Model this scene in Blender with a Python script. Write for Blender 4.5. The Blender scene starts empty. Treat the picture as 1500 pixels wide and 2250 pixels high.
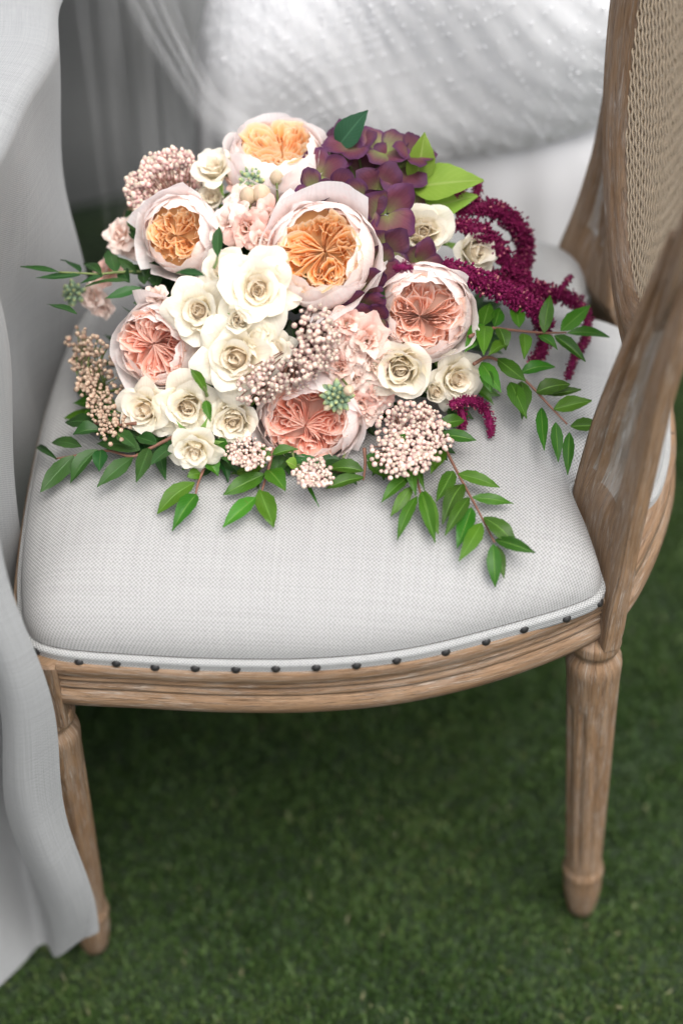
import bpy, math, random
import numpy as np
from mathutils import Vector, Matrix

# ------------------------------------------------------------------ camera, sky, sun, exposure
scene = bpy.context.scene
FPX, IW, IH = 4200.0, 1500.0, 2250.0
PITCH, ROLL, YAW = math.radians(46), math.radians(2.3), math.radians(7)
CAM = np.array([0.1396, -0.9489, 1.61])
DIR = np.array([-math.sin(YAW) * math.cos(PITCH), math.cos(YAW) * math.cos(PITCH), -math.sin(PITCH)])
_r = np.array([math.cos(YAW), math.sin(YAW), 0.0])
_d = np.cross(DIR, _r)
RIGHT = _r * math.cos(ROLL) + _d * math.sin(ROLL)
DOWN = -_r * math.sin(ROLL) + _d * math.cos(ROLL)

cam_data = bpy.data.cameras.new('camera')
cam_obj = bpy.data.objects.new('camera', cam_data)
scene.collection.objects.link(cam_obj)
cam_obj.matrix_world = Matrix(((RIGHT[0], -DOWN[0], -DIR[0], CAM[0]), (RIGHT[1], -DOWN[1], -DIR[1], CAM[1]),
                               (RIGHT[2], -DOWN[2], -DIR[2], CAM[2]), (0, 0, 0, 1)))
cam_data.sensor_fit = 'VERTICAL'
cam_data.sensor_height = 36.0
cam_data.sensor_width = 24.0
cam_data.lens = FPX / IH * 36.0
cam_data.clip_start = 0.05
cam_data.clip_end = 500
cam_data.dof.use_dof = True
cam_data.dof.focus_distance = 1.565
cam_data.dof.aperture_fstop = 1.7
cam_data.dof.aperture_blades = 9
scene.camera = cam_obj

SUN_EL, SUN_AZ = math.radians(68), math.radians(135)      # azimuth measured from +Y towards +X
world = bpy.data.worlds.new('World')
scene.world = world
world.use_nodes = True
wn = world.node_tree
bg = wn.nodes['Background']
sky = wn.nodes.new('ShaderNodeTexSky')
sky.sky_type = 'NISHITA'
sky.sun_disc = False
sky.sun_elevation = SUN_EL
sky.sun_rotation = SUN_AZ
sky.air_density = 1.0
sky.dust_density = 6.0
sky.ozone_density = 1.0
hsv = wn.nodes.new('ShaderNodeHueSaturation')             # overcast: the even grey veil takes the blue out of the sky
hsv.inputs['Saturation'].default_value = 0.36
wn.links.new(sky.outputs[0], hsv.inputs['Color'])
wn.links.new(hsv.outputs[0], bg.inputs['Color'])
bg.inputs['Strength'].default_value = 0.15
sun_data = bpy.data.lights.new('sun', 'SUN')
sun_data.energy = 0.8
sun_data.angle = math.radians(60)
sun_data.color = (1.0, 0.97, 0.93)
sun_obj = bpy.data.objects.new('sun', sun_data)
scene.collection.objects.link(sun_obj)
_sd = Vector((math.sin(SUN_AZ) * math.cos(SUN_EL), math.cos(SUN_AZ) * math.cos(SUN_EL), math.sin(SUN_EL)))
sun_obj.rotation_euler = _sd.to_track_quat('Z', 'Y').to_euler()
sun_obj.location = _sd * 20
scene.view_settings.view_transform = 'Standard'
scene.view_settings.look = 'None'
scene.view_settings.gamma = 1
scene.view_settings.use_curve_mapping = False
scene.view_settings.exposure = 0.95
scene.cycles.use_denoising = True
scene.cycles.max_bounces = 8
scene.cycles.transparent_max_bounces = 12

# ------------------------------------------------------------------ helpers
C = scene.collection
PI = math.pi


def ray(px, py):
    return DIR + RIGHT * ((px - IW / 2) / FPX) + DOWN * ((py - IH / 2) / FPX)


def at_z(px, py, z):
    v = ray(px, py)
    return CAM + v * ((z - CAM[2]) / v[2])


def unit(v):
    v = np.asarray(v, float)
    return v / (np.linalg.norm(v) + 1e-12)


def link(o, parent=None):
    C.objects.link(o)
    if parent is not None:
        o.parent = parent
    return o


def tag(o, label=None, cat=None, group=None, kind=None):
    if label: o['label'] = label
    if cat: o['category'] = cat
    if group: o['group'] = group
    if kind: o['kind'] = kind
    return o


def empty(name, loc=(0, 0, 0)):
    o = bpy.data.objects.new(name, None)
    o.empty_display_size = 0.05
    o.location = loc
    return link(o)


def adopt(root, kids):
    """parent parts that were built in world space"""
    for k in kids:
        if k.location.length > 0: k.location = k.location - root.location
        else: k.data.transform(Matrix.Translation(-root.location))
        k.parent = root


def mesh_data(name, V, F, mat=None, uv=None, smooth=True):
    """V (n,3), F list/array of faces, uv per vertex (n,2)"""
    me = bpy.data.meshes.new(name)
    V = np.asarray(V, np.float32)
    if isinstance(F, np.ndarray):
        k = F.shape[1]
        me.vertices.add(len(V)); me.vertices.foreach_set('co', V.ravel())
        me.loops.add(F.size); me.loops.foreach_set('vertex_index', F.astype(np.int32).ravel())
        me.polygons.add(len(F))
        me.polygons.foreach_set('loop_start', np.arange(0, F.size, k, dtype=np.int32))
        me.polygons.foreach_set('loop_total', np.full(len(F), k, np.int32))
        me.update(calc_edges=True)
    else:
        me.from_pydata(V.tolist(), [], F)
    if uv is not None:
        ul = me.uv_layers.new(name='UVMap')
        li = np.empty(len(me.loops), np.int32)
        me.loops.foreach_get('vertex_index', li)
        ul.data.foreach_set('uv', np.asarray(uv, np.float32)[li].ravel())
    if smooth:
        me.polygons.foreach_set('use_smooth', np.ones(len(me.polygons), bool))
    if mat: me.materials.append(mat)
    me.update()
    return me


def obj(name, me, parent=None, loc=None):
    o = bpy.data.objects.new(name, me)
    if loc is not None: o.location = loc
    return link(o, parent)


def grid_faces(nv, nu, cu=False, cv=False):
    a = np.arange(nv * nu).reshape(nv, nu)
    r = np.vstack([a, a[:1]]) if cv else a
    r = np.hstack([r, r[:, :1]]) if cu else r
    return np.stack([r[:-1, :-1], r[:-1, 1:], r[1:, 1:], r[1:, :-1]], -1).reshape(-1, 4)


def grid(name, P, mat, parent=None, uv=None, cu=False, cv=False, smooth=True, seal=False):
    """P (nv,nu,3) -> object. uv default: u across, v along"""
    nv, nu = P.shape[:2]
    if uv is None:
        uu, vv = np.meshgrid(np.linspace(0, 1, nu), np.linspace(0, 1, nv))
        uv = np.stack([uu, vv], -1)
    F = grid_faces(nv, nu, cu, cv)
    if seal:
        F = [tuple(f) for f in F.tolist()]
        F.append(tuple(range(nu - 1, -1, -1)))
        F.append(tuple(range((nv - 1) * nu, nv * nu)))
    return obj(name, mesh_data(name, P.reshape(-1, 3), F, mat, uv.reshape(-1, 2), smooth), parent)


def catmull(pts, n, closed=False):
    p = np.asarray(pts, float)
    m = len(p)
    if closed:
        q = np.vstack([p[-1:], p, p[:2]]); segs = m
    else:
        q = np.vstack([2 * p[0] - p[1], p, 2 * p[-1] - p[-2]]); segs = m - 1
    ts = np.linspace(0, segs, n, endpoint=not closed)
    i = np.minimum(ts.astype(int), segs - 1)
    t = (ts - i)[:, None]
    a, b, c, d = q[i], q[i + 1], q[i + 2], q[i + 3]
    return 0.5 * (2 * b + (c - a) * t + (2 * a - 5 * b + 4 * c - d) * t ** 2 + (3 * b - a - 3 * c + d) * t ** 3)


def frames(path, up=(0, 0, 1)):
    T = np.gradient(path, axis=0)
    T /= np.linalg.norm(T, axis=1)[:, None] + 1e-12
    N = np.cross(np.tile(np.asarray(up, float), (len(path), 1)), T)
    N /= np.linalg.norm(N, axis=1)[:, None] + 1e-9
    return T, N, np.cross(T, N)


def tube(name, path, rad, mat, parent=None, n=8, up=(0.013, 0.021, 1)):
    path = np.asarray(path, float)
    rad = np.broadcast_to(np.asarray(rad, float), (len(path),))
    T, N, B = frames(path, up)
    a = np.linspace(0, 2 * PI, n, endpoint=False)
    P = path[:, None] + rad[:, None, None] * (np.cos(a)[None, :, None] * N[:, None] + np.sin(a)[None, :, None] * B[:, None])
    L = np.concatenate([[0], np.cumsum(np.linalg.norm(np.diff(path, axis=0), axis=1))])
    uv = np.stack(np.broadcast_arrays((a * 0.02)[None, :], L[:, None]), -1)
    return grid(name, P, mat, parent, uv, cu=True, seal=True)


# ------------------------------------------------------------------ materials
def newmat(name):
    m = bpy.data.materials.new(name)
    m.use_nodes = True
    return m, m.node_tree, m.node_tree.nodes['Principled BSDF']


def N(nt, typ, **kw):
    n = nt.nodes.new(typ)
    for k, v in kw.items():
        if k.startswith('i_'):
            key = k[2:]
            n.inputs[int(key) if key.isdigit() else key].default_value = v
        else:
            setattr(n, k, v)
    return n


def ramp(nt, fac, stops):
    r = nt.nodes.new('ShaderNodeValToRGB')
    el = r.color_ramp.elements
    while len(el) > 1: el.remove(el[-1])
    el[0].position = stops[0][0]; el[0].color = (*stops[0][1], 1)
    for p, c in stops[1:]:
        e = el.new(p); e.color = (*c, 1)
    nt.links.new(fac, r.inputs[0])
    return r.outputs[0]


def math_n(nt, op, a, b=None, clamp=False):
    n = nt.nodes.new('ShaderNodeMath'); n.operation = op; n.use_clamp = clamp
    for i, x in enumerate((a, b)):
        if x is None: continue
        if isinstance(x, (int, float)): n.inputs[i].default_value = x
        else: nt.links.new(x, n.inputs[i])
    return n.outputs[0]


def mixc(nt, fac, a, b, typ='MIX'):
    n = nt.nodes.new('ShaderNodeMix'); n.data_type = 'RGBA'; n.blend_type = typ
    for i, x in ((0, fac), (6, a), (7, b)):
        if isinstance(x, (int, float)): n.inputs[i].default_value = x
        elif isinstance(x, tuple): n.inputs[i].default_value = (*x, 1)
        else: nt.links.new(x, n.inputs[i])
    return n.outputs[2]


def noise(nt, vec, scale, detail=4, rough=0.55, dist=0.0):
    n = N(nt, 'ShaderNodeTexNoise'); n.inputs['Scale'].default_value = scale
    n.inputs['Detail'].default_value = detail; n.inputs['Roughness'].default_value = rough
    n.inputs['Distortion'].default_value = dist
    if vec is not None: nt.links.new(vec, n.inputs['Vector'])
    return n.outputs['Fac']


def bump(nt, h, strength, dist, b):
    n = N(nt, 'ShaderNodeBump'); n.inputs['Strength'].default_value = strength
    n.inputs['Distance'].default_value = dist
    nt.links.new(h, n.inputs['Height']); nt.links.new(n.outputs[0], b.inputs['Normal'])
    return n


def add_translucent(nt, b, col, amount):
    tr = N(nt, 'ShaderNodeBsdfTranslucent')
    nt.links.new(col, tr.inputs['Color'])
    mx = N(nt, 'ShaderNodeMixShader'); mx.inputs[0].default_value = amount
    nt.links.new(b.outputs[0], mx.inputs[1]); nt.links.new(tr.outputs[0], mx.inputs[2])
    nt.links.new(mx.outputs[0], nt.nodes['Material Output'].inputs['Surface'])


def petal_mat(name, stops, trans=0.3, rough=0.6, var=0.12, vein=0.07, blotch=None, edge=None):
    """pigment runs from the base (v=0) to the rim (v=1) of each petal"""
    m, nt, b = newmat(name)
    uv = N(nt, 'ShaderNodeUVMap'); sep = N(nt, 'ShaderNodeSeparateXYZ'); nt.links.new(uv.outputs[0], sep.inputs[0])
    oi = N(nt, 'ShaderNodeObjectInfo'); tc = N(nt, 'ShaderNodeTexCoord')
    n1 = noise(nt, tc.outputs['Object'], 90, 3)
    v = math_n(nt, 'ADD', sep.outputs[1], math_n(nt, 'MULTIPLY', math_n(nt, 'SUBTRACT', n1, 0.5), 0.25))
    col = ramp(nt, v, stops)
    # fine veins that run along the petal
    mp = N(nt, 'ShaderNodeMapping'); mp.inputs['Scale'].default_value = (34, 2.2, 1); nt.links.new(uv.outputs[0], mp.inputs[0])
    n2 = noise(nt, mp.outputs[0], 1.0, 3)
    if blotch:
        n3 = noise(nt, tc.outputs['Object'], 130, 2)
        f = ramp(nt, n3, [(0.56, (0, 0, 0)), (0.72, (1, 1, 1))])
        col = mixc(nt, math_n(nt, 'MULTIPLY', f, blotch[1]), col, blotch[0])
    if edge:                                              # coloured rim of the petal
        au = math_n(nt, 'MULTIPLY', math_n(nt, 'ABSOLUTE', math_n(nt, 'SUBTRACT', sep.outputs[0], 0.5)), 2.0)
        e = math_n(nt, 'MAXIMUM', au, sep.outputs[1])
        f = ramp(nt, math_n(nt, 'ADD', e, math_n(nt, 'MULTIPLY', math_n(nt, 'SUBTRACT', n1, 0.5), 0.5)), [(edge[1], (0, 0, 0)), (0.97, (1, 1, 1))])
        col = mixc(nt, f, col, edge[0])
    hs = N(nt, 'ShaderNodeHueSaturation'); nt.links.new(col, hs.inputs['Color'])
    val = math_n(nt, 'ADD', 1 - var / 2, math_n(nt, 'MULTIPLY', oi.outputs['Random'], var))
    val = math_n(nt, 'ADD', val, math_n(nt, 'MULTIPLY', math_n(nt, 'SUBTRACT', n2, 0.5), vein * 4))
    nt.links.new(val, hs.inputs['Value'])
    nt.links.new(hs.outputs[0], b.inputs['Base Color'])
    b.inputs['Roughness'].default_value = rough
    b.inputs['Specular IOR Level'].default_value = 0.3
    h = math_n(nt, 'ADD', n2, math_n(nt, 'MULTIPLY', n1, 1.2))
    bump(nt, h, 0.45, 0.0014, b)
    add_translucent(nt, b, hs.outputs[0], trans)
    return m


def leaf_mat(name, dark, light, rib, rough=0.38, trans=0.18, var=0.5):
    m, nt, b = newmat(name)
    uv = N(nt, 'ShaderNodeUVMap'); sep = N(nt, 'ShaderNodeSeparateXYZ'); nt.links.new(uv.outputs[0], sep.inputs[0])
    oi = N(nt, 'ShaderNodeObjectInfo'); tc = N(nt, 'ShaderNodeTexCoord')
    n1 = noise(nt, tc.outputs['Object'], 55, 3)
    f = math_n(nt, 'ADD', math_n(nt, 'MULTIPLY', n1, 0.7), math_n(nt, 'MULTIPLY', oi.outputs['Random'], var), clamp=True)
    col = mixc(nt, f, dark, light)
    au = math_n(nt, 'ABSOLUTE', math_n(nt, 'SUBTRACT', sep.outputs[0], 0.5))
    rb = ramp(nt, au, [(0.0, (1, 1, 1)), (0.05, (0, 0, 0))])
    # side veins leaving the midrib at an angle
    w = math_n(nt, 'SINE', math_n(nt, 'MULTIPLY', math_n(nt, 'SUBTRACT', math_n(nt, 'MULTIPLY', sep.outputs[1], 1.0), math_n(nt, 'MULTIPLY', au, 0.7)), 60))
    vn = ramp(nt, w, [(0.9, (0, 0, 0)), (1.0, (1, 1, 1))])
    hs = N(nt, 'ShaderNodeHueSaturation'); nt.links.new(col, hs.inputs['Color'])
    nt.links.new(math_n(nt, 'ADD', 0.478, math_n(nt, 'MULTIPLY', math_n(nt, 'FRACT', math_n(nt, 'MULTIPLY', oi.outputs['Random'], 7.31)), 0.04)), hs.inputs['Hue'])
    nt.links.new(math_n(nt, 'ADD', 0.7, math_n(nt, 'MULTIPLY', math_n(nt, 'FRACT', math_n(nt, 'MULTIPLY', oi.outputs['Random'], 13.7)), 0.6)), hs.inputs['Value'])
    spots = ramp(nt, noise(nt, tc.outputs['Object'], 210, 2), [(0.70, (0, 0, 0)), (0.78, (1, 1, 1))])
    col = mixc(nt, math_n(nt, 'MULTIPLY', spots, 0.5), hs.outputs[0], (0.10, 0.09, 0.02))
    col = mixc(nt, math_n(nt, 'MULTIPLY', rb, 0.85), col, rib)
    col = mixc(nt, math_n(nt, 'MULTIPLY', vn, 0.22), col, rib)
    nt.links.new(col, b.inputs['Base Color'])
    b.inputs['Roughness'].default_value = rough
    b.inputs['Specular IOR Level'].default_value = 0.25
    h = math_n(nt, 'ADD', math_n(nt, 'MULTIPLY', rb, -0.8), math_n(nt, 'ADD', math_n(nt, 'MULTIPLY', vn, -0.3), n1))
    bump(nt, h, 0.35, 0.001, b)
    add_translucent(nt, b, col, trans)
    return m


def plain_mat(name, c1, c2, scale=200, rough=0.6, trans=0.0, spec=0.3, bmp=0.2):
    m, nt, b = newmat(name)
    tc = N(nt, 'ShaderNodeTexCoord'); oi = N(nt, 'ShaderNodeObjectInfo')
    n1 = noise(nt, tc.outputs['Object'], scale, 3)
    f = math_n(nt, 'ADD', math_n(nt, 'MULTIPLY', math_n(nt, 'SUBTRACT', n1, 0.2), 0.9), math_n(nt, 'MULTIPLY', math_n(nt, 'SUBTRACT', oi.outputs['Random'], 0.5), 0.4), clamp=True)
    col = mixc(nt, f, c1, c2)
    nt.links.new(col, b.inputs['Base Color'])
    b.inputs['Roughness'].default_value = rough
    b.inputs['Specular IOR Level'].default_value = spec
    if bmp: bump(nt, n1, bmp, 0.001, b)
    if trans: add_translucent(nt, b, col, trans)
    return m


def weave_mat(name, pitch, light, dark, bstr=0.8, slub=0.5, trans=0.0, fine=False):
    """plain weave in metres of the UV map: threads rise over and dip under each other"""
    m, nt, b = newmat(name)
    uv = N(nt, 'ShaderNodeUVMap')
    wob = N(nt, 'ShaderNodeTexNoise'); wob.inputs['Scale'].default_value = 60; wob.inputs['Detail'].default_value = 3
    nt.links.new(uv.outputs[0], wob.inputs['Vector'])
    vadd = N(nt, 'ShaderNodeVectorMath', operation='SCALE'); vadd.inputs['Scale'].default_value = pitch * 0.8
    vs = N(nt, 'ShaderNodeVectorMath', operation='SUBTRACT'); vs.inputs[1].default_value = (0.5, 0.5, 0.5)
    nt.links.new(wob.outputs['Color'], vs.inputs[0]); nt.links.new(vs.outputs[0], vadd.inputs[0])
    va = N(nt, 'ShaderNodeVectorMath', operation='ADD'); nt.links.new(uv.outputs[0], va.inputs[0]); nt.links.new(vadd.outputs[0], va.inputs[1])
    sep = N(nt, 'ShaderNodeSeparateXYZ'); nt.links.new(va.outputs[0], sep.inputs[0])
    k = PI / pitch
    sx = math_n(nt, 'SINE', math_n(nt, 'MULTIPLY', sep.outputs[0], k))
    sy = math_n(nt, 'SINE', math_n(nt, 'MULTIPLY', sep.outputs[1], k))
    chk = math_n(nt, 'MULTIPLY', sx, sy)                                  # + : weft on top, - : warp on top
    # threads vary in thickness along their own direction
    mp = N(nt, 'ShaderNodeMapping'); mp.inputs['Scale'].default_value = (8, 1 / pitch, 1); nt.links.new(uv.outputs[0], mp.inputs[0])
    mp2 = N(nt, 'ShaderNodeMapping'); mp2.inputs['Scale'].default_value = (1 / pitch, 8, 1); nt.links.new(uv.outputs[0], mp2.inputs[0])
    s1 = noise(nt, mp.outputs[0], 0.9, 2); s2 = noise(nt, mp2.outputs[0], 0.9, 2)
    sl = math_n(nt, 'ADD', math_n(nt, 'SUBTRACT', s1, 0.5), math_n(nt, 'SUBTRACT', s2, 0.5))
    h = math_n(nt, 'ADD', math_n(nt, 'MULTIPLY', chk, 0.5), math_n(nt, 'MULTIPLY', sl, slub))
    fz = noise(nt, uv.outputs[0], 1.3 / pitch, 3)
    h2 = math_n(nt, 'ADD', h, math_n(nt, 'MULTIPLY', math_n(nt, 'SUBTRACT', fz, 0.5), 0.6))
    f = ramp(nt, math_n(nt, 'ADD', h2, 0.5), [(0.12, dark), (0.42, tuple(0.55 * l + 0.45 * d for l, d in zip(light, dark))), (0.75, light)])
    big = noise(nt, uv.outputs[0], 9, 3)
    col = mixc(nt, math_n(nt, 'MULTIPLY', big, 0.14), f, tuple(0.8 * x for x in light))
    nt.links.new(col, b.inputs['Base Color'])
    b.inputs['Roughness'].default_value = 0.85
    b.inputs['Specular IOR Level'].default_value = 0.15
    b.inputs['Sheen Weight'].default_value = 0.15
    bump(nt, h2, bstr, pitch * 0.35, b)
    if trans: add_translucent(nt, b, col, trans)
    return m


def wood_mat(name, c_dark, c_mid, c_lime, lime=0.55, rough=0.62):
    """limed oak; grain runs along UV v (metres)"""
    m, nt, b = newmat(name)
    uv = N(nt, 'ShaderNodeUVMap'); oi = N(nt, 'ShaderNodeObjectInfo')
    off = N(nt, 'ShaderNodeCombineXYZ'); nt.links.new(math_n(nt, 'MULTIPLY', oi.outputs['Random'], 7.0), off.inputs[2])
    def mapped(sx, sy):
        mp = N(nt, 'ShaderNodeMapping'); mp.inputs['Scale'].default_value = (sx, sy, 1)
        nt.links.new(uv.outputs[0], mp.inputs[0])
        a = N(nt, 'ShaderNodeVectorMath', operation='ADD'); nt.links.new(mp.outputs[0], a.inputs[0]); nt.links.new(off.outputs[0], a.inputs[1])
        return a.outputs[0]
    g1 = noise(nt, mapped(300, 13), 1, 5, 0.65, 0.8)
    g2 = noise(nt, mapped(900, 40), 1, 3, 0.6)
    g3 = noise(nt, mapped(70, 11), 1, 5, 0.7, 1.2)
    col = mixc(nt, ramp(nt, g1, [(0.3, (0, 0, 0)), (0.7, (1, 1, 1))]), c_dark, c_mid)
    pores = ramp(nt, g2, [(0.52, (0, 0, 0)), (0.62, (1, 1, 1))])
    rub = ramp(nt, g3, [(0.4, (0.12, 0.12, 0.12)), (0.68, (1, 1, 1))])
    col = mixc(nt, math_n(nt, 'MULTIPLY', math_n(nt, 'MULTIPLY', pores, rub), lime), col, c_lime)
    col = mixc(nt, math_n(nt, 'MULTIPLY', math_n(nt, 'SUBTRACT', rub, 0.3, clamp=True), lime * 0.45), col, c_lime)
    dk = ramp(nt, noise(nt, mapped(620, 30), 1, 2), [(0.62, (0, 0, 0)), (0.74, (1, 1, 1))])
    col = mixc(nt, math_n(nt, 'MULTIPLY', dk, 0.45), col, tuple(x * 0.45 for x in c_dark))
    nt.links.new(col, b.inputs['Base Color'])
    b.inputs['Roughness'].default_value = rough
    b.inputs['Specular IOR Level'].default_value = 0.3
    h = math_n(nt, 'ADD', math_n(nt, 'MULTIPLY', g1, 0.6), math_n(nt, 'MULTIPLY', math_n(nt, 'ADD', pores, math_n(nt, 'MULTIPLY', dk, 0.8)), -0.35))
    bump(nt, h, 0.8, 0.0018, b)
    return m


M = {}
M['linen'] = weave_mat('seat_linen', 0.0017, (0.385, 0.386, 0.38), (0.205, 0.205, 0.202), 0.7, 0.42)
M['trim'] = weave_mat('trim_linen', 0.0014, (0.39, 0.395, 0.39), (0.19, 0.193, 0.19), 0.8, 0.5)
M['cloth'] = weave_mat('tablecloth_linen', 0.00105, (0.335, 0.343, 0.345), (0.20, 0.206, 0.208), 0.5, 0.8, trans=0.06)
M['wood'] = wood_mat('limed_oak', (0.155, 0.088, 0.046), (0.265, 0.170, 0.098), (0.50, 0.45, 0.395), 0.55)
M['wood_groove'] = wood_mat('limed_oak_groove', (0.20, 0.15, 0.11), (0.34, 0.28, 0.22), (0.58, 0.56, 0.53), 1.0)
M['nail'] = plain_mat('dark_nail', (0.012, 0.012, 0.013), (0.03, 0.028, 0.026), 400, 0.42, spec=0.5)
M['cane'] = plain_mat('cane', (0.40, 0.31, 0.21), (0.60, 0.50, 0.37), 300, 0.55)
M['gown'] = plain_mat('gown_lace', (0.70, 0.71, 0.725), (0.80, 0.80, 0.80), 120, 0.5, 0.1)
M['satin'] = plain_mat('gown_satin', (0.62, 0.62, 0.63), (0.68, 0.68, 0.68), 20, 0.42, 0.05, bmp=0.05)
M['bead'] = plain_mat('bead', (0.8, 0.81, 0.83), (0.86, 0.86, 0.87), 50, 0.18, spec=0.8, bmp=0)
# petals
M['j_out'] = petal_mat('rose_outer', [(0, (0.70, 0.66, 0.46)), (0.25, (0.985, 0.82, 0.765)), (0.7, (0.985, 0.87, 0.83)), (1, (0.985, 0.94, 0.925))], 0.5, blotch=((0.97, 0.74, 0.72), 0.4))
M['j_lip'] = petal_mat('rose_lip', [(0, (0.90, 0.55, 0.36)), (0.5, (0.92, 0.70, 0.62)), (1, (0.94, 0.84, 0.80))], 0.34)
M['j_orange'] = petal_mat('rose_orange_heart', [(0, (1.0, 0.49, 0.15)), (0.4, (1.0, 0.62, 0.27)), (0.8, (1.0, 0.75, 0.46)), (1, (1.0, 0.88, 0.71))], 0.6)
M['j_coral'] = petal_mat('rose_coral_heart', [(0, (1.0, 0.46, 0.30)), (0.4, (1.0, 0.58, 0.45)), (0.8, (1.0, 0.71, 0.60)), (1, (1.0, 0.87, 0.81))], 0.6)
M['j_peach'] = petal_mat('rose_peach_heart', [(0, (1.0, 0.54, 0.36)), (0.4, (1.0, 0.66, 0.51)), (0.8, (1.0, 0.78, 0.68)), (1, (1.0, 0.90, 0.86))], 0.6)
M['s_out'] = petal_mat('spray_rose_outer', [(0, (0.86, 0.83, 0.54)), (0.3, (0.96, 0.89, 0.72)), (1, (0.965, 0.92, 0.81))], 0.45)
M['s_in'] = petal_mat('spray_rose_heart', [(0, (0.97, 0.82, 0.62)), (0.5, (0.975, 0.86, 0.69)), (1, (0.975, 0.91, 0.80))], 0.55)
M['sepal'] = petal_mat('sepal_green', [(0, (0.12, 0.24, 0.04)), (1, (0.22, 0.38, 0.10))], 0.2)
M['stock'] = petal_mat('stock_pink', [(0, (0.82, 0.76, 0.42)), (0.25, (0.92, 0.58, 0.48)), (1, (0.93, 0.64, 0.57))], 0.42, blotch=((0.94, 0.76, 0.69), 0.45))
M['stock_in'] = petal_mat('stock_heart', [(0, (0.72, 0.72, 0.28)), (0.35, (0.92, 0.63, 0.50)), (1, (0.94, 0.71, 0.63))], 0.42)
M['stock_pale'] = petal_mat('stock_pale', [(0, (0.84, 0.80, 0.46)), (0.25, (0.95, 0.74, 0.64)), (1, (0.96, 0.82, 0.75))], 0.4, blotch=((0.93, 0.62, 0.55), 0.4))
M['hyd'] = petal_mat('hydrangea_purple', [(0, (0.15, 0.17, 0.05)), (0.25, (0.13, 0.075, 0.055)), (0.55, (0.12, 0.032, 0.050)), (1, (0.085, 0.022, 0.052))], 0.15, var=0.7, vein=0.2, edge=((0.075, 0.020, 0.062), 0.72))
M['hyd_green'] = petal_mat('hydrangea_greenish', [(0, (0.24, 0.30, 0.08)), (0.45, (0.17, 0.15, 0.075)), (0.75, (0.14, 0.055, 0.062)), (1, (0.095, 0.03, 0.06))], 0.18, var=0.6, vein=0.2, edge=((0.085, 0.025, 0.075), 0.75))
M['leaf'] = leaf_mat('glossy_leaf', (0.016, 0.066, 0.004), (0.050, 0.15, 0.010), (0.12, 0.24, 0.04))
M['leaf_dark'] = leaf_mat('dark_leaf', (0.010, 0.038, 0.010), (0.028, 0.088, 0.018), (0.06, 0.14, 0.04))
M['leaf_lime'] = leaf_mat('lime_leaf', (0.13, 0.24, 0.022), (0.24, 0.36, 0.05), (0.34, 0.44, 0.12), 0.5, 0.3)
M['leaf_teal'] = leaf_mat('blue_green_leaf', (0.02, 0.075, 0.04), (0.035, 0.11, 0.06), (0.06, 0.15, 0.08), 0.5)
M['stem_red'] = plain_mat('reddish_stem', (0.16, 0.075, 0.05), (0.24, 0.12, 0.085), 150, 0.5)
M['stem'] = plain_mat('green_stem', (0.10, 0.14, 0.04), (0.17, 0.20, 0.07), 150, 0.5)
M['rice'] = petal_mat('rice_flower_bud', [(0, (0.45, 0.17, 0.17)), (0.3, (0.68, 0.36, 0.36)), (0.6, (0.78, 0.54, 0.49)), (1, (0.77, 0.71, 0.55))], 0.1, 0.5, var=0.55)
M['rice_dry'] = petal_mat('rice_flower_dry', [(0, (0.25, 0.12, 0.08)), (0.4, (0.42, 0.25, 0.18)), (1, (0.58, 0.46, 0.34))], 0.1, 0.55, var=0.4)
M['bud_green'] = petal_mat('stock_bud_green', [(0, (0.13, 0.22, 0.10)), (0.6, (0.22, 0.33, 0.22)), (0.85, (0.34, 0.42, 0.22)), (1, (0.55, 0.55, 0.22))], 0.1, var=0.4)
M['bud_cream'] = petal_mat('stock_bud_cream', [(0, (0.30, 0.36, 0.14)), (0.45, (0.72, 0.60, 0.40)), (1, (0.80, 0.62, 0.46))], 0.2)
M['amar'] = plain_mat('amaranth_magenta', (0.12, 0.003, 0.036), (0.28, 0.016, 0.115), 260, 0.6, 0.1, spec=0.2, bmp=0)
M['amar_pale'] = plain_mat('amaranth_seed', (0.42, 0.12, 0.16), (0.55, 0.25, 0.22), 260, 0.6, bmp=0)

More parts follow.
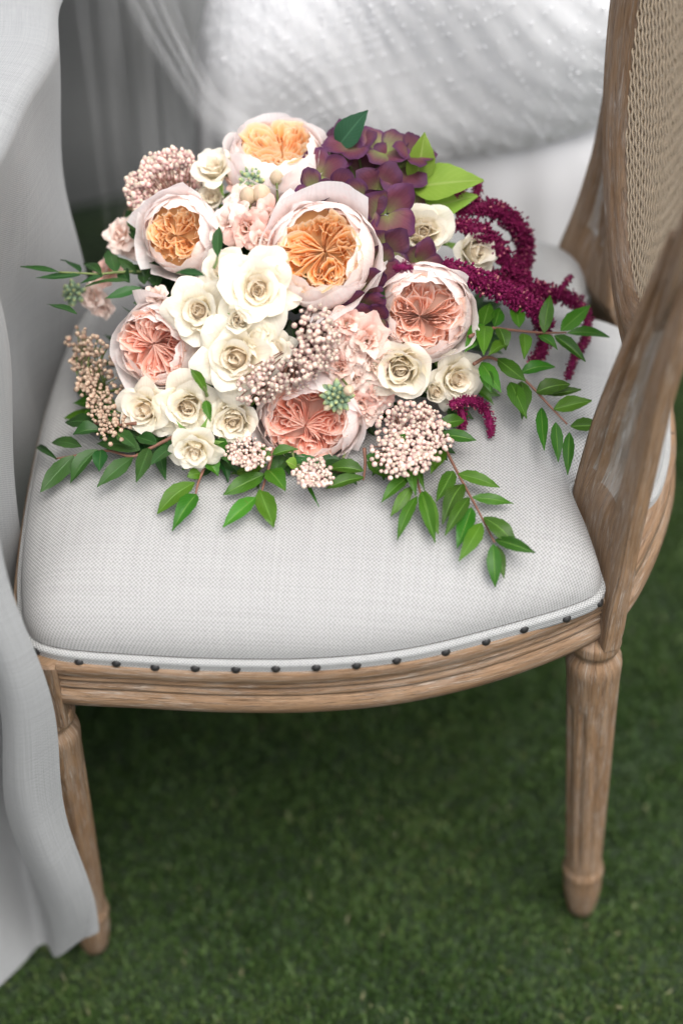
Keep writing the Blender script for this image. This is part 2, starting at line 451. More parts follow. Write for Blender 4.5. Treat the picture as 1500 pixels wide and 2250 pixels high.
# ------------------------------------------------------------------ lawn
def build_lawn():
    m, nt, b = newmat('lawn_soil')
    tc = N(nt, 'ShaderNodeTexCoord')
    n1 = noise(nt, tc.outputs['Object'], 45, 5); n2 = noise(nt, tc.outputs['Object'], 3, 3)
    col = mixc(nt, n1, (0.005, 0.012, 0.004), (0.016, 0.035, 0.010))
    col = mixc(nt, math_n(nt, 'MULTIPLY', n2, 0.4), col, (0.022, 0.04, 0.013))
    nt.links.new(col, b.inputs['Base Color']); b.inputs['Roughness'].default_value = 0.9
    bump(nt, n1, 0.8, 0.02, b)
    n = 60
    xs = np.concatenate([[-150, -40, -10, -3], np.linspace(-1.5, 1.7, n), [3, 10, 40, 150]])
    ys = np.concatenate([[-150, -40, -10, -3], np.linspace(-1.2, 2.3, n), [4, 10, 40, 150]])
    X, Y = np.meshgrid(xs, ys)
    P = np.stack([X, Y, 0.003 * np.sin(X * 9 + 1) * np.cos(Y * 7) - 0.004], -1)
    tag(grid('lawn', P, m), 'dark green mown lawn under the chair', 'lawn', kind='structure')
    # blades
    mg, nt, b = newmat('grass_blade')
    uv = N(nt, 'ShaderNodeUVMap'); sep = N(nt, 'ShaderNodeSeparateXYZ'); nt.links.new(uv.outputs[0], sep.inputs[0])
    col = ramp(nt, sep.outputs[0], [(0, (0.015, 0.038, 0.009)), (0.45, (0.038, 0.076, 0.018)), (0.85, (0.080, 0.130, 0.036)), (0.95, (0.12, 0.15, 0.05)), (1, (0.26, 0.24, 0.14))])
    nt.links.new(col, b.inputs['Base Color']); b.inputs['Roughness'].default_value = 0.5
    b.inputs['Specular IOR Level'].default_value = 0.25
    add_translucent(nt, b, col, 0.2)
    rg = np.random.default_rng(3)
    n = 270000
    near = rg.random(n) < 0.72
    x = np.where(near, rg.uniform(-0.55, 0.62, n), rg.uniform(-1.3, 1.5, n))
    y = np.where(near, rg.uniform(-0.35, 0.95, n), rg.uniform(-0.9, 2.1, n))
    patch = 0.5 + 0.5 * np.sin(x * 23 + 3 * np.sin(y * 11)) * np.sin(y * 19 + 2 * np.sin(x * 13))
    L = rg.uniform(0.006, 0.014, n) * (0.75 + 0.5 * patch)
    w = rg.uniform(0.0008, 0.0016, n)
    a = rg.uniform(0, 2 * PI, n); lean = rg.uniform(0.15, 1.25, n); la = rg.uniform(0, 2 * PI, n)
    z0 = 0.003 * np.sin(x * 9 + 1) * np.cos(y * 7) - 0.005
    B = np.stack([x, y, z0], -1)
    side = np.stack([np.cos(a), np.sin(a), 0 * a], -1) * w[:, None]
    up = lambda t: np.stack([np.cos(la) * np.sin(lean * t) , np.sin(la) * np.sin(lean * t), np.cos(lean * t)], -1)
    mid = B + up(0.5) * (L * 0.55)[:, None]
    tip = mid + up(1.3) * (L * 0.45)[:, None]
    V = np.stack([B - side, B + side, mid + side * 0.8, mid - side * 0.8, tip], 1).reshape(-1, 3)
    i = np.arange(n)[:, None] * 5
    F = np.concatenate([i + [0, 1, 2], i + [0, 2, 3], i + [3, 2, 4]], 1).reshape(-1, 3)
    low = np.sin(x * 5.1 + 2 * np.sin(y * 3.7)) * np.sin(y * 6.3 + 1.7 * np.sin(x * 4.1)) + 0.6 * np.sin(x * 17 + y * 9) * np.sin(y * 21 - x * 5)
    shade = np.clip(rg.random(n) * 0.62 + 0.12 + 0.06 * patch + 0.15 * low, 0, 0.93)
    shade = np.where(rg.random(n) < 0.012, rg.uniform(0.95, 1.0, n), shade)
    uvv = np.repeat(np.stack([shade, rg.random(n)], -1), 5, 0)
    tag(obj('grass', mesh_data('grass', V, F, mg, uvv)), 'short dense green grass blades of the lawn', 'grass', kind='stuff')


build_lawn()

# ------------------------------------------------------------------ chair
YC = 0.29                                                 # the chair faces -X; its mirror plane is y = YC
half = [(0.285, 0.29), (0.281, 0.24), (0.265, 0.175), (0.240, 0.115), (0.207, 0.082), (0.142, 0.044), (0.071, 0.016), (0.0, 0.001), (-0.072, -0.005), (-0.145, -0.006),
        (-0.215, -0.005), (-0.243, 0.010), (-0.254, 0.045), (-0.263, 0.10), (-0.272, 0.19), (-0.276, 0.29)]
loop = half + [(x, 2 * YC - y) for x, y in half[-2:0:-1]]
OUT = catmull(loop, 400, closed=True)                     # outer face of the rail, runs clockwise seen from above
# cushion outline with a notch round each back upright
ch = [(0.277, 0.29), (0.274, 0.245), (0.262, 0.205), (0.240, 0.190), (0.214, 0.190), (0.201, 0.187), (0.1925, 0.176), (0.2045, 0.143), (0.2165, 0.114), (0.2195, 0.095),
      (0.203, 0.078), (0.142, 0.049), (0.071, 0.021), (0.0, 0.006), (-0.072, 0.0), (-0.145, -0.001), (-0.210, 0.002), (-0.236, 0.016), (-0.247, 0.047), (-0.257, 0.10), (-0.266, 0.19), (-0.270, 0.29)]
chz = [0.447] * 3 + [0.452, 0.462, 0.472, 0.474, 0.466, 0.454, 0.448] + [0.447] * 12
cl = [(x, y, z) for (x, y), z in zip(ch, chz)]
cl = cl + [(x, 2 * YC - y, z) for x, y, z in cl[-2:0:-1]]
CUSH = catmull(cl, 480, closed=True)
_ang = np.unwrap(np.arctan2(CUSH[:, 1] - YC, CUSH[:, 0]))
_rad = np.hypot(CUSH[:, 1] - YC, CUSH[:, 0])
_o = np.argsort(np.mod(_ang, 2 * PI))
_A, _R, _Z = np.mod(_ang, 2 * PI)[_o], _rad[_o], CUSH[_o, 2]
CROWN = 0.506


def seat_z(x, y):
    a = math.atan2(y - YC, x) % (2 * PI)
    r = math.hypot(x, y - YC)
    R = np.interp(a, _A, _R, period=2 * PI); Z = np.interp(a, _A, _Z, period=2 * PI)
    s = min(r / R, 1.0)
    return Z + (CROWN - Z) * (1 - s ** 5.5) ** 0.5


def on_seat(px, py, h=0.0):
    z = 0.49
    for _ in range(12):
        p = at_z(px, py, z + h)
        z = 0.5 * z + 0.5 * seat_z(p[0], p[1])
    return at_z(px, py, z + h)


def build_chair():
    root = empty('chair', (0, YC, 0))
    kids = []
    W = M['wood']
    # cushion
    ss = 1 - (1 - np.linspace(0, 1, 46)) ** 1.7
    P = []; UV = []
    for s in ss:
        f = (1 - s ** 5.5) ** 0.5 if s < 1 else 0
        x = CUSH[:, 0] * s; y = YC + (CUSH[:, 1] - YC) * s
        z = CUSH[:, 2] + (CROWN - CUSH[:, 2]) * f
        z = z + 0.0012 * np.sin(x * 31 + 1) * np.sin(y * 27) * (1 - s)
        P.append(np.stack([x, y, z], -1))
    P = np.array(P)
    seg = np.linalg.norm(np.diff(P, axis=0), axis=2)
    arc = np.concatenate([np.zeros((1, P.shape[1])), np.cumsum(seg, 0)])
    dirs = np.stack([CUSH[:, 0], CUSH[:, 1] - YC], -1); dirs /= np.linalg.norm(dirs, axis=1)[:, None]
    UV = dirs[None] * arc[..., None] + 5
    cu = grid('seat_cushion', P[::-1], M['linen'], None, UV[::-1], cu=True); kids.append(cu)
    # trim band that follows the cushion's foot
    T = np.roll(CUSH, -1, 0) - np.roll(CUSH, 1, 0); T /= np.linalg.norm(T, axis=1)[:, None]
    O = np.stack([-T[:, 1], T[:, 0], 0 * T[:, 0]], -1); O /= np.linalg.norm(O, axis=1)[:, None]
    ctr = np.array([0, YC, 0])
    O *= np.sign(np.sum(O * (CUSH - ctr), 1))[:, None]
    U = np.array([0, 0, 1.0])
    notch = np.clip((CUSH[:, 2] - 0.449) / 0.02, 0, 1)[:, None]
    prof = [(-0.004, -0.0068), (0.0008, -0.0068), (0.0020, -0.0060), (0.0023, -0.003), (0.0018, -0.0008), (0.0024, 0.0012), (0.0022, 0.0036), (0.0008, 0.0050), (-0.003, 0.0054)]
    band = []
    for o_, z_ in prof:
        band.append(CUSH + O * (o_ + 0.0022 * (1 - notch)) + U * (z_ - 0.007) + notch * (U * 0.005))
    band = np.array(band)
    L = np.concatenate([[0], np.cumsum(np.linalg.norm(np.diff(CUSH, axis=0), axis=1))])
    pl = np.concatenate([[0], np.cumsum(np.hypot(*np.diff(np.array(prof), axis=0).T))])
    uv = np.stack(np.broadcast_arrays(L[None, :], pl[:, None]), -1)
    kids.append(grid('trim_band', band[::-1], M['trim'], None, uv[::-1], cu=True))
    # nail heads along the near side
    nd = []
    a = np.linspace(0, 2 * PI, 10, endpoint=False)
    for ph, zz in ((0, 0.0024), (0.5, 0.0021), (0.85, 0.0013), (1.0, 0.0)):
        nd.append(np.stack([ph * 0.0040 * np.cos(a), ph * 0.0040 * np.sin(a), 0 * a + zz], -1))
    nm = mesh_data('nail_head', np.array(nd).reshape(-1, 3), grid_faces(4, 10, True), M['nail'])
    px_n = [84, 168, 254, 338, 424, 512, 605, 693, 782, 876, 973, 1066, 1151, 1243, 1318]
    mids = CUSH + O * (0.0041) + U * (-0.0082)
    q = mids - CAM
    dep = q @ DIR
    sx = IW / 2 + FPX * (q @ RIGHT) / dep
    nearside = (CUSH[:, 1] < 0.10) & (CUSH[:, 0] > -0.235)
    for p_ in px_n:
        i = np.argmin(np.where(nearside, np.abs(sx - p_), 1e9))
        o = obj('nail_head', nm); o.location = mids[i] + np.array([0, 0, 0.0015 * math.sin(p_)])
        o.rotation_euler = Vector(O[i] * 0.92 + U * 0.25).to_track_quat('Z', 'Y').to_euler()
        kids.append(o)
    # seat rail, moulded profile (outward offset, z)
    T = np.roll(OUT, -1, 0) - np.roll(OUT, 1, 0); T /= np.linalg.norm(T, axis=1)[:, None]
    O2 = np.stack([-T[:, 1], T[:, 0]], -1)
    O2 *= np.sign(np.sum(O2 * (OUT - np.array([0, YC])), 1))[:, None]
    rp = [(-0.03, 0.436), (0.0, 0.436), (0.002, 0.4345), (0.002, 0.4245), (0.0012, 0.4235), (-0.003, 0.4225), (-0.003, 0.4212), (-0.0005, 0.4205), (0.0008, 0.4180), (-0.0005, 0.4152), (-0.004, 0.4140),
          (-0.004, 0.4125), (-0.001, 0.4118), (0.0008, 0.4095), (0.0, 0.4065), (-0.002, 0.4055), (0.001, 0.4045), (0.0045, 0.400), (0.005, 0.394), (0.003, 0.388), (-0.002, 0.3845), (-0.03, 0.384)]
    R = np.array([np.column_stack([OUT + O2 * o_, np.full(len(OUT), z_)]) for o_, z_ in rp])
    L = np.concatenate([[0], np.cumsum(np.linalg.norm(np.diff(OUT, axis=0), axis=1))])
    pl = np.concatenate([[0], np.cumsum(np.hypot(*np.diff(np.array(rp), axis=0).T))])
    uv = np.stack(np.broadcast_arrays(pl[:, None], L[None, :]), -1)
    kids.append(grid('seat_rail', R[::-1], W, None, uv[::-1], cu=True))

    def box_path(name, secs):
        """secs: list of 4-corner sections (4,3) bottom to top; bevelled a little"""
        out = []
        for s in secs:
            s = np.asarray(s, float); c = []
            for k in range(4):
                p, a_, b_ = s[k], s[k - 1], s[(k + 1) % 4]
                e = 0.0022
                c.append(p + unit(a_ - p) * e); c.append(p + unit((unit(a_ - p) + unit(b_ - p))) * e * 0.45); c.append(p + unit(b_ - p) * e)
            out.append(c)
        P = np.array(out)
        per = np.concatenate([[0], np.cumsum(np.linalg.norm(np.diff(P[0], axis=0), axis=1))])
        Lz = np.concatenate([[0], np.cumsum(np.linalg.norm(np.diff(P[:, 0], axis=0), axis=1))])
        uv = np.stack(np.broadcast_arrays(per[None, :], Lz[:, None]), -1)
        o = grid(name, P, W, None, uv, cu=True, seal=True, smooth=False)
        return o

    # front corner blocks
    for sy in (0, 1):
        f = (lambda x, y: (x, y)) if not sy else (lambda x, y: (x, 2 * YC - y))
        cs = [(-0.252, -0.012), (-0.2095, -0.0135), (-0.212, 0.03), (-0.258, 0.03)]
        if sy: cs = cs[::-1]
        secs = [[(*f(x * 0.985 + (0.0 - 0.003), y), z) for x, y in cs] if z < 0.37 else [(*f(x, y), z) for x, y in cs] for z in (0.362, 0.372, 0.41, 0.4365)]
        kids.append(box_path('corner_block', secs))

    # legs: turned, fluted, tapering to a foot
    def leg(top, foot):
        top = np.array(top, float); foot = np.array(foot, float)
        pr = [(1.0, 0.0215), (0.975, 0.0225), (0.965, 0.0215), (0.955, 0.019), (0.945, 0.0185), (0.938, 0.0205), (0.925, 0.0232), (0.908, 0.0240), (0.89, 0.0236), (0.86, 0.0228), (0.80, 0.0223), (0.78, 0.0222), (0.60, 0.0207),
              (0.40, 0.0188), (0.24, 0.0172), (0.20, 0.0170), (0.185, 0.0172), (0.175, 0.0190), (0.162, 0.0196), (0.150, 0.0186), (0.14, 0.0182), (0.10, 0.0180), (0.05, 0.0155), (0.0, 0.0120)]
        n = 64
        a = np.linspace(0, 2 * PI, n, endpoint=False)
        rows = []; dense = []
        for i in range(len(pr) - 1):
            k = 6 if pr[i][0] - pr[i + 1][0] > 0.1 else 2
            for t in np.linspace(0, 1, k, endpoint=False):
                dense.append((pr[i][0] + (pr[i + 1][0] - pr[i][0]) * t, pr[i][1] + (pr[i + 1][1] - pr[i][1]) * t))
        dense.append(pr[-1])
        for h, r in dense:
            fl = max(0, min(1, (h - 0.215) / 0.02)) * max(0, min(1, (0.80 - h) / 0.02))
            g = np.clip(np.cos(a * 10 + 0.4) - 0.25, 0, 1) / 0.75
            rr = r - 0.0028 * fl * g
            c = foot + (top - foot) * h
            rows.append(np.stack([c[0] + rr * np.cos(a), c[1] + rr * np.sin(a), np.full(n, c[2])], -1))
        P = np.array(rows)[::-1]
        uv = np.stack(np.broadcast_arrays((a * 0.02)[None, :], P[:, 0, 2][:, None]), -1)
        return grid('leg', P, W, None, uv, cu=True, seal=True)
    kids.append(leg((-0.2295, 0.006, 0.366), (-0.233, 0.001, 0.0)))
    kids.append(leg((-0.2295, 2 * YC - 0.006, 0.366), (-0.233, 2 * YC - 0.001, 0.0)))
    kids.append(leg((0.220, 0.101, 0.386), (0.232, 0.078, 0.0)))
    kids.append(leg((0.220, 2 * YC - 0.101, 0.386), (0.232, 2 * YC - 0.078, 0.0)))

    # back uprights: broad fluted face towards -X, plain side faces
    def upright(dx, dy, keys, far):
        # key: z, A inner-front, B outer-front, thickness ; sections go round A,B,C,D
        K = np.array([(z, *A, *B, t) for z, A, B, t in keys])
        Kd = catmull(K, 44)
        rows = []
        for z, ax, ay, bx, by, t in Kd:
            A = np.array([ax + dx, ay + dy]); B = np.array([bx + dx, by + dy])
            e = B - A; nrm = np.array([-e[1], e[0]]); nrm = unit(nrm)
            if nrm[0] < 0: nrm = -nrm
            c = []
            # front face with two flutes
            fl = max(0, min(1, (z - 0.505) / 0.035))
            for s in np.linspace(0, 1, 41):
                g = 0
                for cen, wd, dp in ((0.22, 0.062, 0.0105), (0.53, 0.19, 0.0105)):
                    q = (s - cen) / wd
                    g += dp * math.sqrt(max(0, 1 - q * q)) if abs(q) < 1 else 0
                ed = 0.0025 * max(0, 1 - min(s, 1 - s) / 0.045) ** 2
                c.append(A + e * s + nrm * (g * fl + ed))
            for s in np.linspace(0.08, 0.92, 6): c.append(B + nrm * t * s - e * 0.0)
            for s in np.linspace(0.03, 0.97, 8): c.append(B + nrm * t - e * s)
            for s in np.linspace(0.92, 0.08, 6): c.append(A + nrm * t * s)
            rows.append([(p[0], p[1], z) for p in c])
        P = np.array(rows)
        if far is None: pass
        per = np.concatenate([[0], np.cumsum(np.linalg.norm(np.diff(P[20], axis=0), axis=1))])
        Lz = np.concatenate([[0], np.cumsum(np.linalg.norm(np.diff(P[:, 10], axis=0), axis=1))])
        uv = np.stack(np.broadcast_arrays(per[None, :], Lz[:, None]), -1)
        o = grid('back_upright', P, W, None, uv, cu=True, seal=True)
        o.data.set_sharp_from_angle(angle=math.radians(32))
        o.data.materials.append(M['wood_groove'])             # liming wax stays in the grooves
        nc = P.shape[1]; ss_ = np.linspace(0, 1, 41)
        ing = [(abs(x - 0.22) < 0.062 or abs(x - 0.53) < 0.17) for x in ss_]
        zr = P[:, 0, 2]
        mi = np.zeros(len(o.data.polygons), np.int32)
        for r_ in range(P.shape[0] - 1):
            if zr[r_] < 0.517: continue
            for c_ in range(40):
                if ing[c_] and ing[c_ + 1]: mi[r_ * nc + c_] = 1
        o.data.polygons.foreach_set('material_index', mi)
        return o
    near_keys = [(0.386, (0.208, 0.128), (0.2265, 0.078), 0.0145), (0.405, (0.206, 0.135), (0.2275, 0.0795), 0.0165), (0.435, (0.202, 0.152), (0.2290, 0.0815), 0.0165), (0.465, (0.1945, 0.172), (0.2325, 0.085), 0.0155),
                 (0.482, (0.1945, 0.174), (0.234, 0.0875), 0.015), (0.52, (0.1985, 0.170), (0.2365, 0.090), 0.015), (0.58, (0.206, 0.162), (0.2415, 0.094), 0.0155), (0.66, (0.2215, 0.155), (0.2475, 0.096), 0.016),
                 (0.72, (0.2345, 0.150), (0.2555, 0.096), 0.018), (0.77, (0.2445, 0.146), (0.2625, 0.100), 0.018)]
    kids.append(upright(0, 0, near_keys, False))
    far_keys = [(0.386, (0.240, 0.440), (0.205, 0.470), 0.020), (0.435, (0.236, 0.425), (0.190, 0.475), 0.020), (0.470, (0.226, 0.412), (0.178, 0.490), 0.019), (0.484, (0.2245, 0.412), (0.1775, 0.491), 0.019),
                (0.52, (0.222, 0.420), (0.1875, 0.492), 0.017), (0.56, (0.220, 0.432), (0.196, 0.492), 0.016), (0.60, (0.2205, 0.443), (0.2025, 0.493), 0.016), (0.65, (0.2215, 0.447), (0.2065, 0.489), 0.018), (0.70, (0.224, 0.448), (0.2085, 0.486), 0.020)]
    kids.append(upright(0, 0, far_keys, True))

    # oval back frame, leaning back, with a bead on its inner edge
    cz, sy_, sz_ = 0.850, 0.170, 0.265
    def backpt(u, w, n):
        """u across (y), w up from the oval centre, n towards the sitter"""
        lean = 0.17
        return np.array([0.240 + lean * (w + 0.265) * 0.62 + 0.06 * (w + 0.265) ** 2 - n - 0.018 * (u / 0.17) ** 2 - 0.115 * u, YC + u, cz + w])
    th = np.linspace(0, 2 * PI, 120, endpoint=False)
    fp = [(-0.021, -0.010), (-0.021, 0.010), (-0.018, 0.0135), (-0.012, 0.0125), (-0.009, 0.0155), (-0.002, 0.0165), (0.004, 0.0145), (0.006, 0.011), (0.012, 0.0105), (0.016, 0.0135), (0.0205, 0.0125), (0.0215, 0.008), (0.0215, -0.010)]
    F = []
    for r_, n_ in fp:                                    # r_ negative = inner edge
        F.append([backpt((sy_ + r_) * math.cos(t), (sz_ + r_) * math.sin(t), n_) for t in th])
    F = np.array(F)
    pl = np.concatenate([[0], np.cumsum(np.hypot(*np.diff(np.array(fp), axis=0).T))])
    uv = np.stack(np.broadcast_arrays(pl[:, None], (th * 0.25)[None, :]), -1)
    fo = grid('back_frame', F, W, None, uv, cu=True, cv=True); kids.append(fo)
    # woven cane panel: two strands each way and both diagonals
    V = []; Fc = []
    def strand(p0, p1, w, n0):
        (u0, w0), (u1, w1) = p0, p1
        k = max(2, int(math.hypot(u1 - u0, w1 - w0) / 0.006))
        d = unit((u1 - u0, w1 - w0)); s = np.array([-d[1], d[0]]) * w
        b = len(V)
        for i in range(k + 1):
            u, ww = u0 + (u1 - u0) * i / k, w0 + (w1 - w0) * i / k
            n = n0 + (0.0009 if i % 2 else -0.0003)
            V.append(backpt(u - s[0], ww - s[1], n)); V.append(backpt(u + s[0], ww + s[1], n))
            V.append(backpt(u + s[0] * .9, ww + s[1] * .9, n - 0.0012)); V.append(backpt(u - s[0] * .9, ww - s[1] * .9, n - 0.0012))
        for i in range(k):
            q = b + i * 4
            for e in range(4): Fc.append((q + e, q + (e + 1) % 4, q + 4 + (e + 1) % 4, q + 4 + e))
    A_, B_ = sy_ - 0.012, sz_ - 0.012
    pit = 0.0115
    for sgn in (-0.0019, 0.0019):
        for c in np.arange(-A_, A_, pit):
            cc = c + sgn
            if abs(cc) < A_ * 0.99:
                h = B_ * math.sqrt(1 - (cc / A_) ** 2); strand((cc, -h), (cc, h), 0.0013, 0.002)
        for c in np.arange(-B_, B_, pit):
            cc = c + sgn
            if abs(cc) < B_ * 0.99:
                h = A_ * math.sqrt(1 - (cc / B_) ** 2); strand((-h, cc), (h, cc), 0.0013, 0.0032)
    for sg in (1, -1):
        for c in np.arange(-0.6, 0.6, pit * 1.0):
            # line w = sg*u + c inside the ellipse
            a2 = 1 / A_ ** 2 + 1 / B_ ** 2; b2 = 2 * sg * c / B_ ** 2; c2 = c * c / B_ ** 2 - 1
            D = b2 * b2 - 4 * a2 * c2
            if D > 0:
                u0, u1 = (-b2 - math.sqrt(D)) / (2 * a2), (-b2 + math.sqrt(D)) / (2 * a2)
                if u1 - u0 > 0.01: strand((u0, sg * u0 + c), (u1, sg * u1 + c), 0.0015, 0.0046 + 0.0012 * (sg > 0))
    co = obj('cane_panel', mesh_data('cane_panel', np.array(V), Fc, M['cane'])); kids.append(co)
    adopt(root, kids)
    return root


def copy_tree(o, parent=None):
    c = o.copy(); C.objects.link(c); c.parent = parent
    for ch_ in list(o.children): copy_tree(ch_, c)
    return c


chair = build_chair()
tag(chair, 'limed oak chair in front with pale linen seat, cane back and a bouquet on it', 'chair', 'limed oak dining chairs')
chair2 = copy_tree(chair)
chair2.location = (0.075, YC + 0.635, -0.012)
chair2.rotation_euler.z = math.radians(-3)
tag(chair2, 'matching chair behind, mostly hidden under the white beaded gown', 'chair', 'limed oak dining chairs')

# ------------------------------------------------------------------ tablecloth on the left
def build_cloth():
    # horizontal cross-sections of the hanging cloth, from the camera side to the far side
    lev = {
        0.745: [(-0.46, -0.80), (-0.44, -0.50), (-0.42, -0.25), (-0.35, -0.11), (-0.315, -0.05), (-0.295, -0.005), (-0.283, 0.03), (-0.279, 0.05), (-0.276, 0.09), (-0.268, 0.16), (-0.262, 0.23), (-0.254, 0.32), (-0.25, 0.42), (-0.252, 0.52), (-0.25, 0.62), (-0.25, 0.86), (-0.25, 1.3), (-0.25, 1.9)],
        0.62: [(-0.46, -0.80), (-0.44, -0.50), (-0.42, -0.25), (-0.35, -0.09), (-0.31, -0.02), (-0.268, -0.02), (-0.237, 0.0), (-0.25, 0.02), (-0.295, 0.075), (-0.256, 0.15), (-0.285, 0.23), (-0.272, 0.32), (-0.266, 0.42), (-0.36, 0.50), (-0.38, 0.70), (-0.36, 1.02), (-0.26, 1.3), (-0.25, 1.9)],
        0.45: [(-0.46, -0.80), (-0.44, -0.50), (-0.42, -0.25), (-0.385, -0.06), (-0.34, 0.14), (-0.256, -0.034), (-0.215, -0.033), (-0.240, -0.022), (-0.295, 0.055), (-0.272, 0.14), (-0.315, 0.23), (-0.288, 0.31), (-0.292, 0.42), (-0.70, 0.50), (-0.80, 0.72), (-0.60, 1.05), (-0.27, 1.3), (-0.26, 1.9)],
        0.22: [(-0.46, -0.80), (-0.44, -0.50), (-0.42, -0.25), (-0.395, -0.050), (-0.36, 0.28), (-0.264, -0.036), (-0.210, -0.043), (-0.238, -0.033), (-0.285, 0.075), (-0.285, 0.15), (-0.35, 0.23), (-0.30, 0.31), (-0.33, 0.42), (-0.75, 0.50), (-0.85, 0.72), (-0.62, 1.06), (-0.28, 1.3), (-0.27, 1.9)],
        0.03: [(-0.46, -0.80), (-0.44, -0.50), (-0.42, -0.25), (-0.310, -0.050), (-0.285, -0.012), (-0.260, -0.040), (-0.217, -0.045), (-0.240, -0.034), (-0.283, 0.09), (-0.29, 0.15), (-0.37, 0.23), (-0.305, 0.31), (-0.36, 0.42), (-0.75, 0.50), (-0.85, 0.72), (-0.62, 1.07), (-0.29, 1.3), (-0.28, 1.9)],
    }
    zs = sorted(lev)
    n = 420
    S = np.array([catmull(lev[z], n) for z in zs])                 # (levels, n, 2)
    nz = 70
    zz = np.linspace(0.03, 0.745, nz)
    P = np.empty((nz, n, 3))
    for k in range(2):
        c = catmull(np.concatenate([S[:, :, k], np.array(zs)[:, None]], 1), 400)
        zc = c[:, -1]
        for j in range(n):
            P[:, j, k] = np.interp(zz, zc, c[:, j])
    P[..., 2] = zz[:, None]
    # hem rises and falls; the cloth lies on the ground towards the camera
    i = np.arange(n)
    hem = 0.03 * np.sin(i * 0.045 + 2.2) * np.exp(-((i - 150) / 120.0) ** 2)
    cr = np.exp(-(np.clip(-0.212 - S[0, :, 0], 0, 1) / 0.050) ** 2) * np.exp(-((S[0, :, 1] + 0.03) / 0.08) ** 4)
    f = (1 - (zz - 0.03) / 0.715)[:, None] ** 3
    P[..., 2] += f * (0.098 * cr - 0.026)[None]
    rg = np.random.default_rng(5)
    for _ in range(10):
        kx, ky, ph = rg.uniform(4, 16), rg.uniform(2, 9), rg.uniform(0, 6)
        P[..., 0] += 0.0016 * np.sin(P[..., 1] * kx * 3 + P[..., 2] * ky * 2.5 + ph)
    # top: a rounded shoulder over the table edge, then the flat top
    rows = [P]
    for t, dz in ((0.012, 0.008), (0.03, 0.011), (0.10, 0.012), (0.4, 0.012), (1.0, 0.012)):
        q = P[-1].copy(); q[:, 0] += (-1.2 - q[:, 0]) * t; q[:, 2] = 0.745 + dz
        rows.append(q[None])
    P = np.concatenate(rows)
    L = np.concatenate([[0], np.cumsum(np.linalg.norm(np.diff(P[35], axis=0), axis=1))])
    V = np.concatenate([[0], np.cumsum(np.linalg.norm(np.diff(P[:, 200], axis=0), axis=1))])
    uv = np.stack(np.broadcast_arrays(L[None, :], V[:, None]), -1)
    o = grid('tablecloth', P, M['cloth'], None, uv)
    tag(o, 'pale grey linen tablecloth hanging in folds at the left', 'tablecloth')


build_cloth()

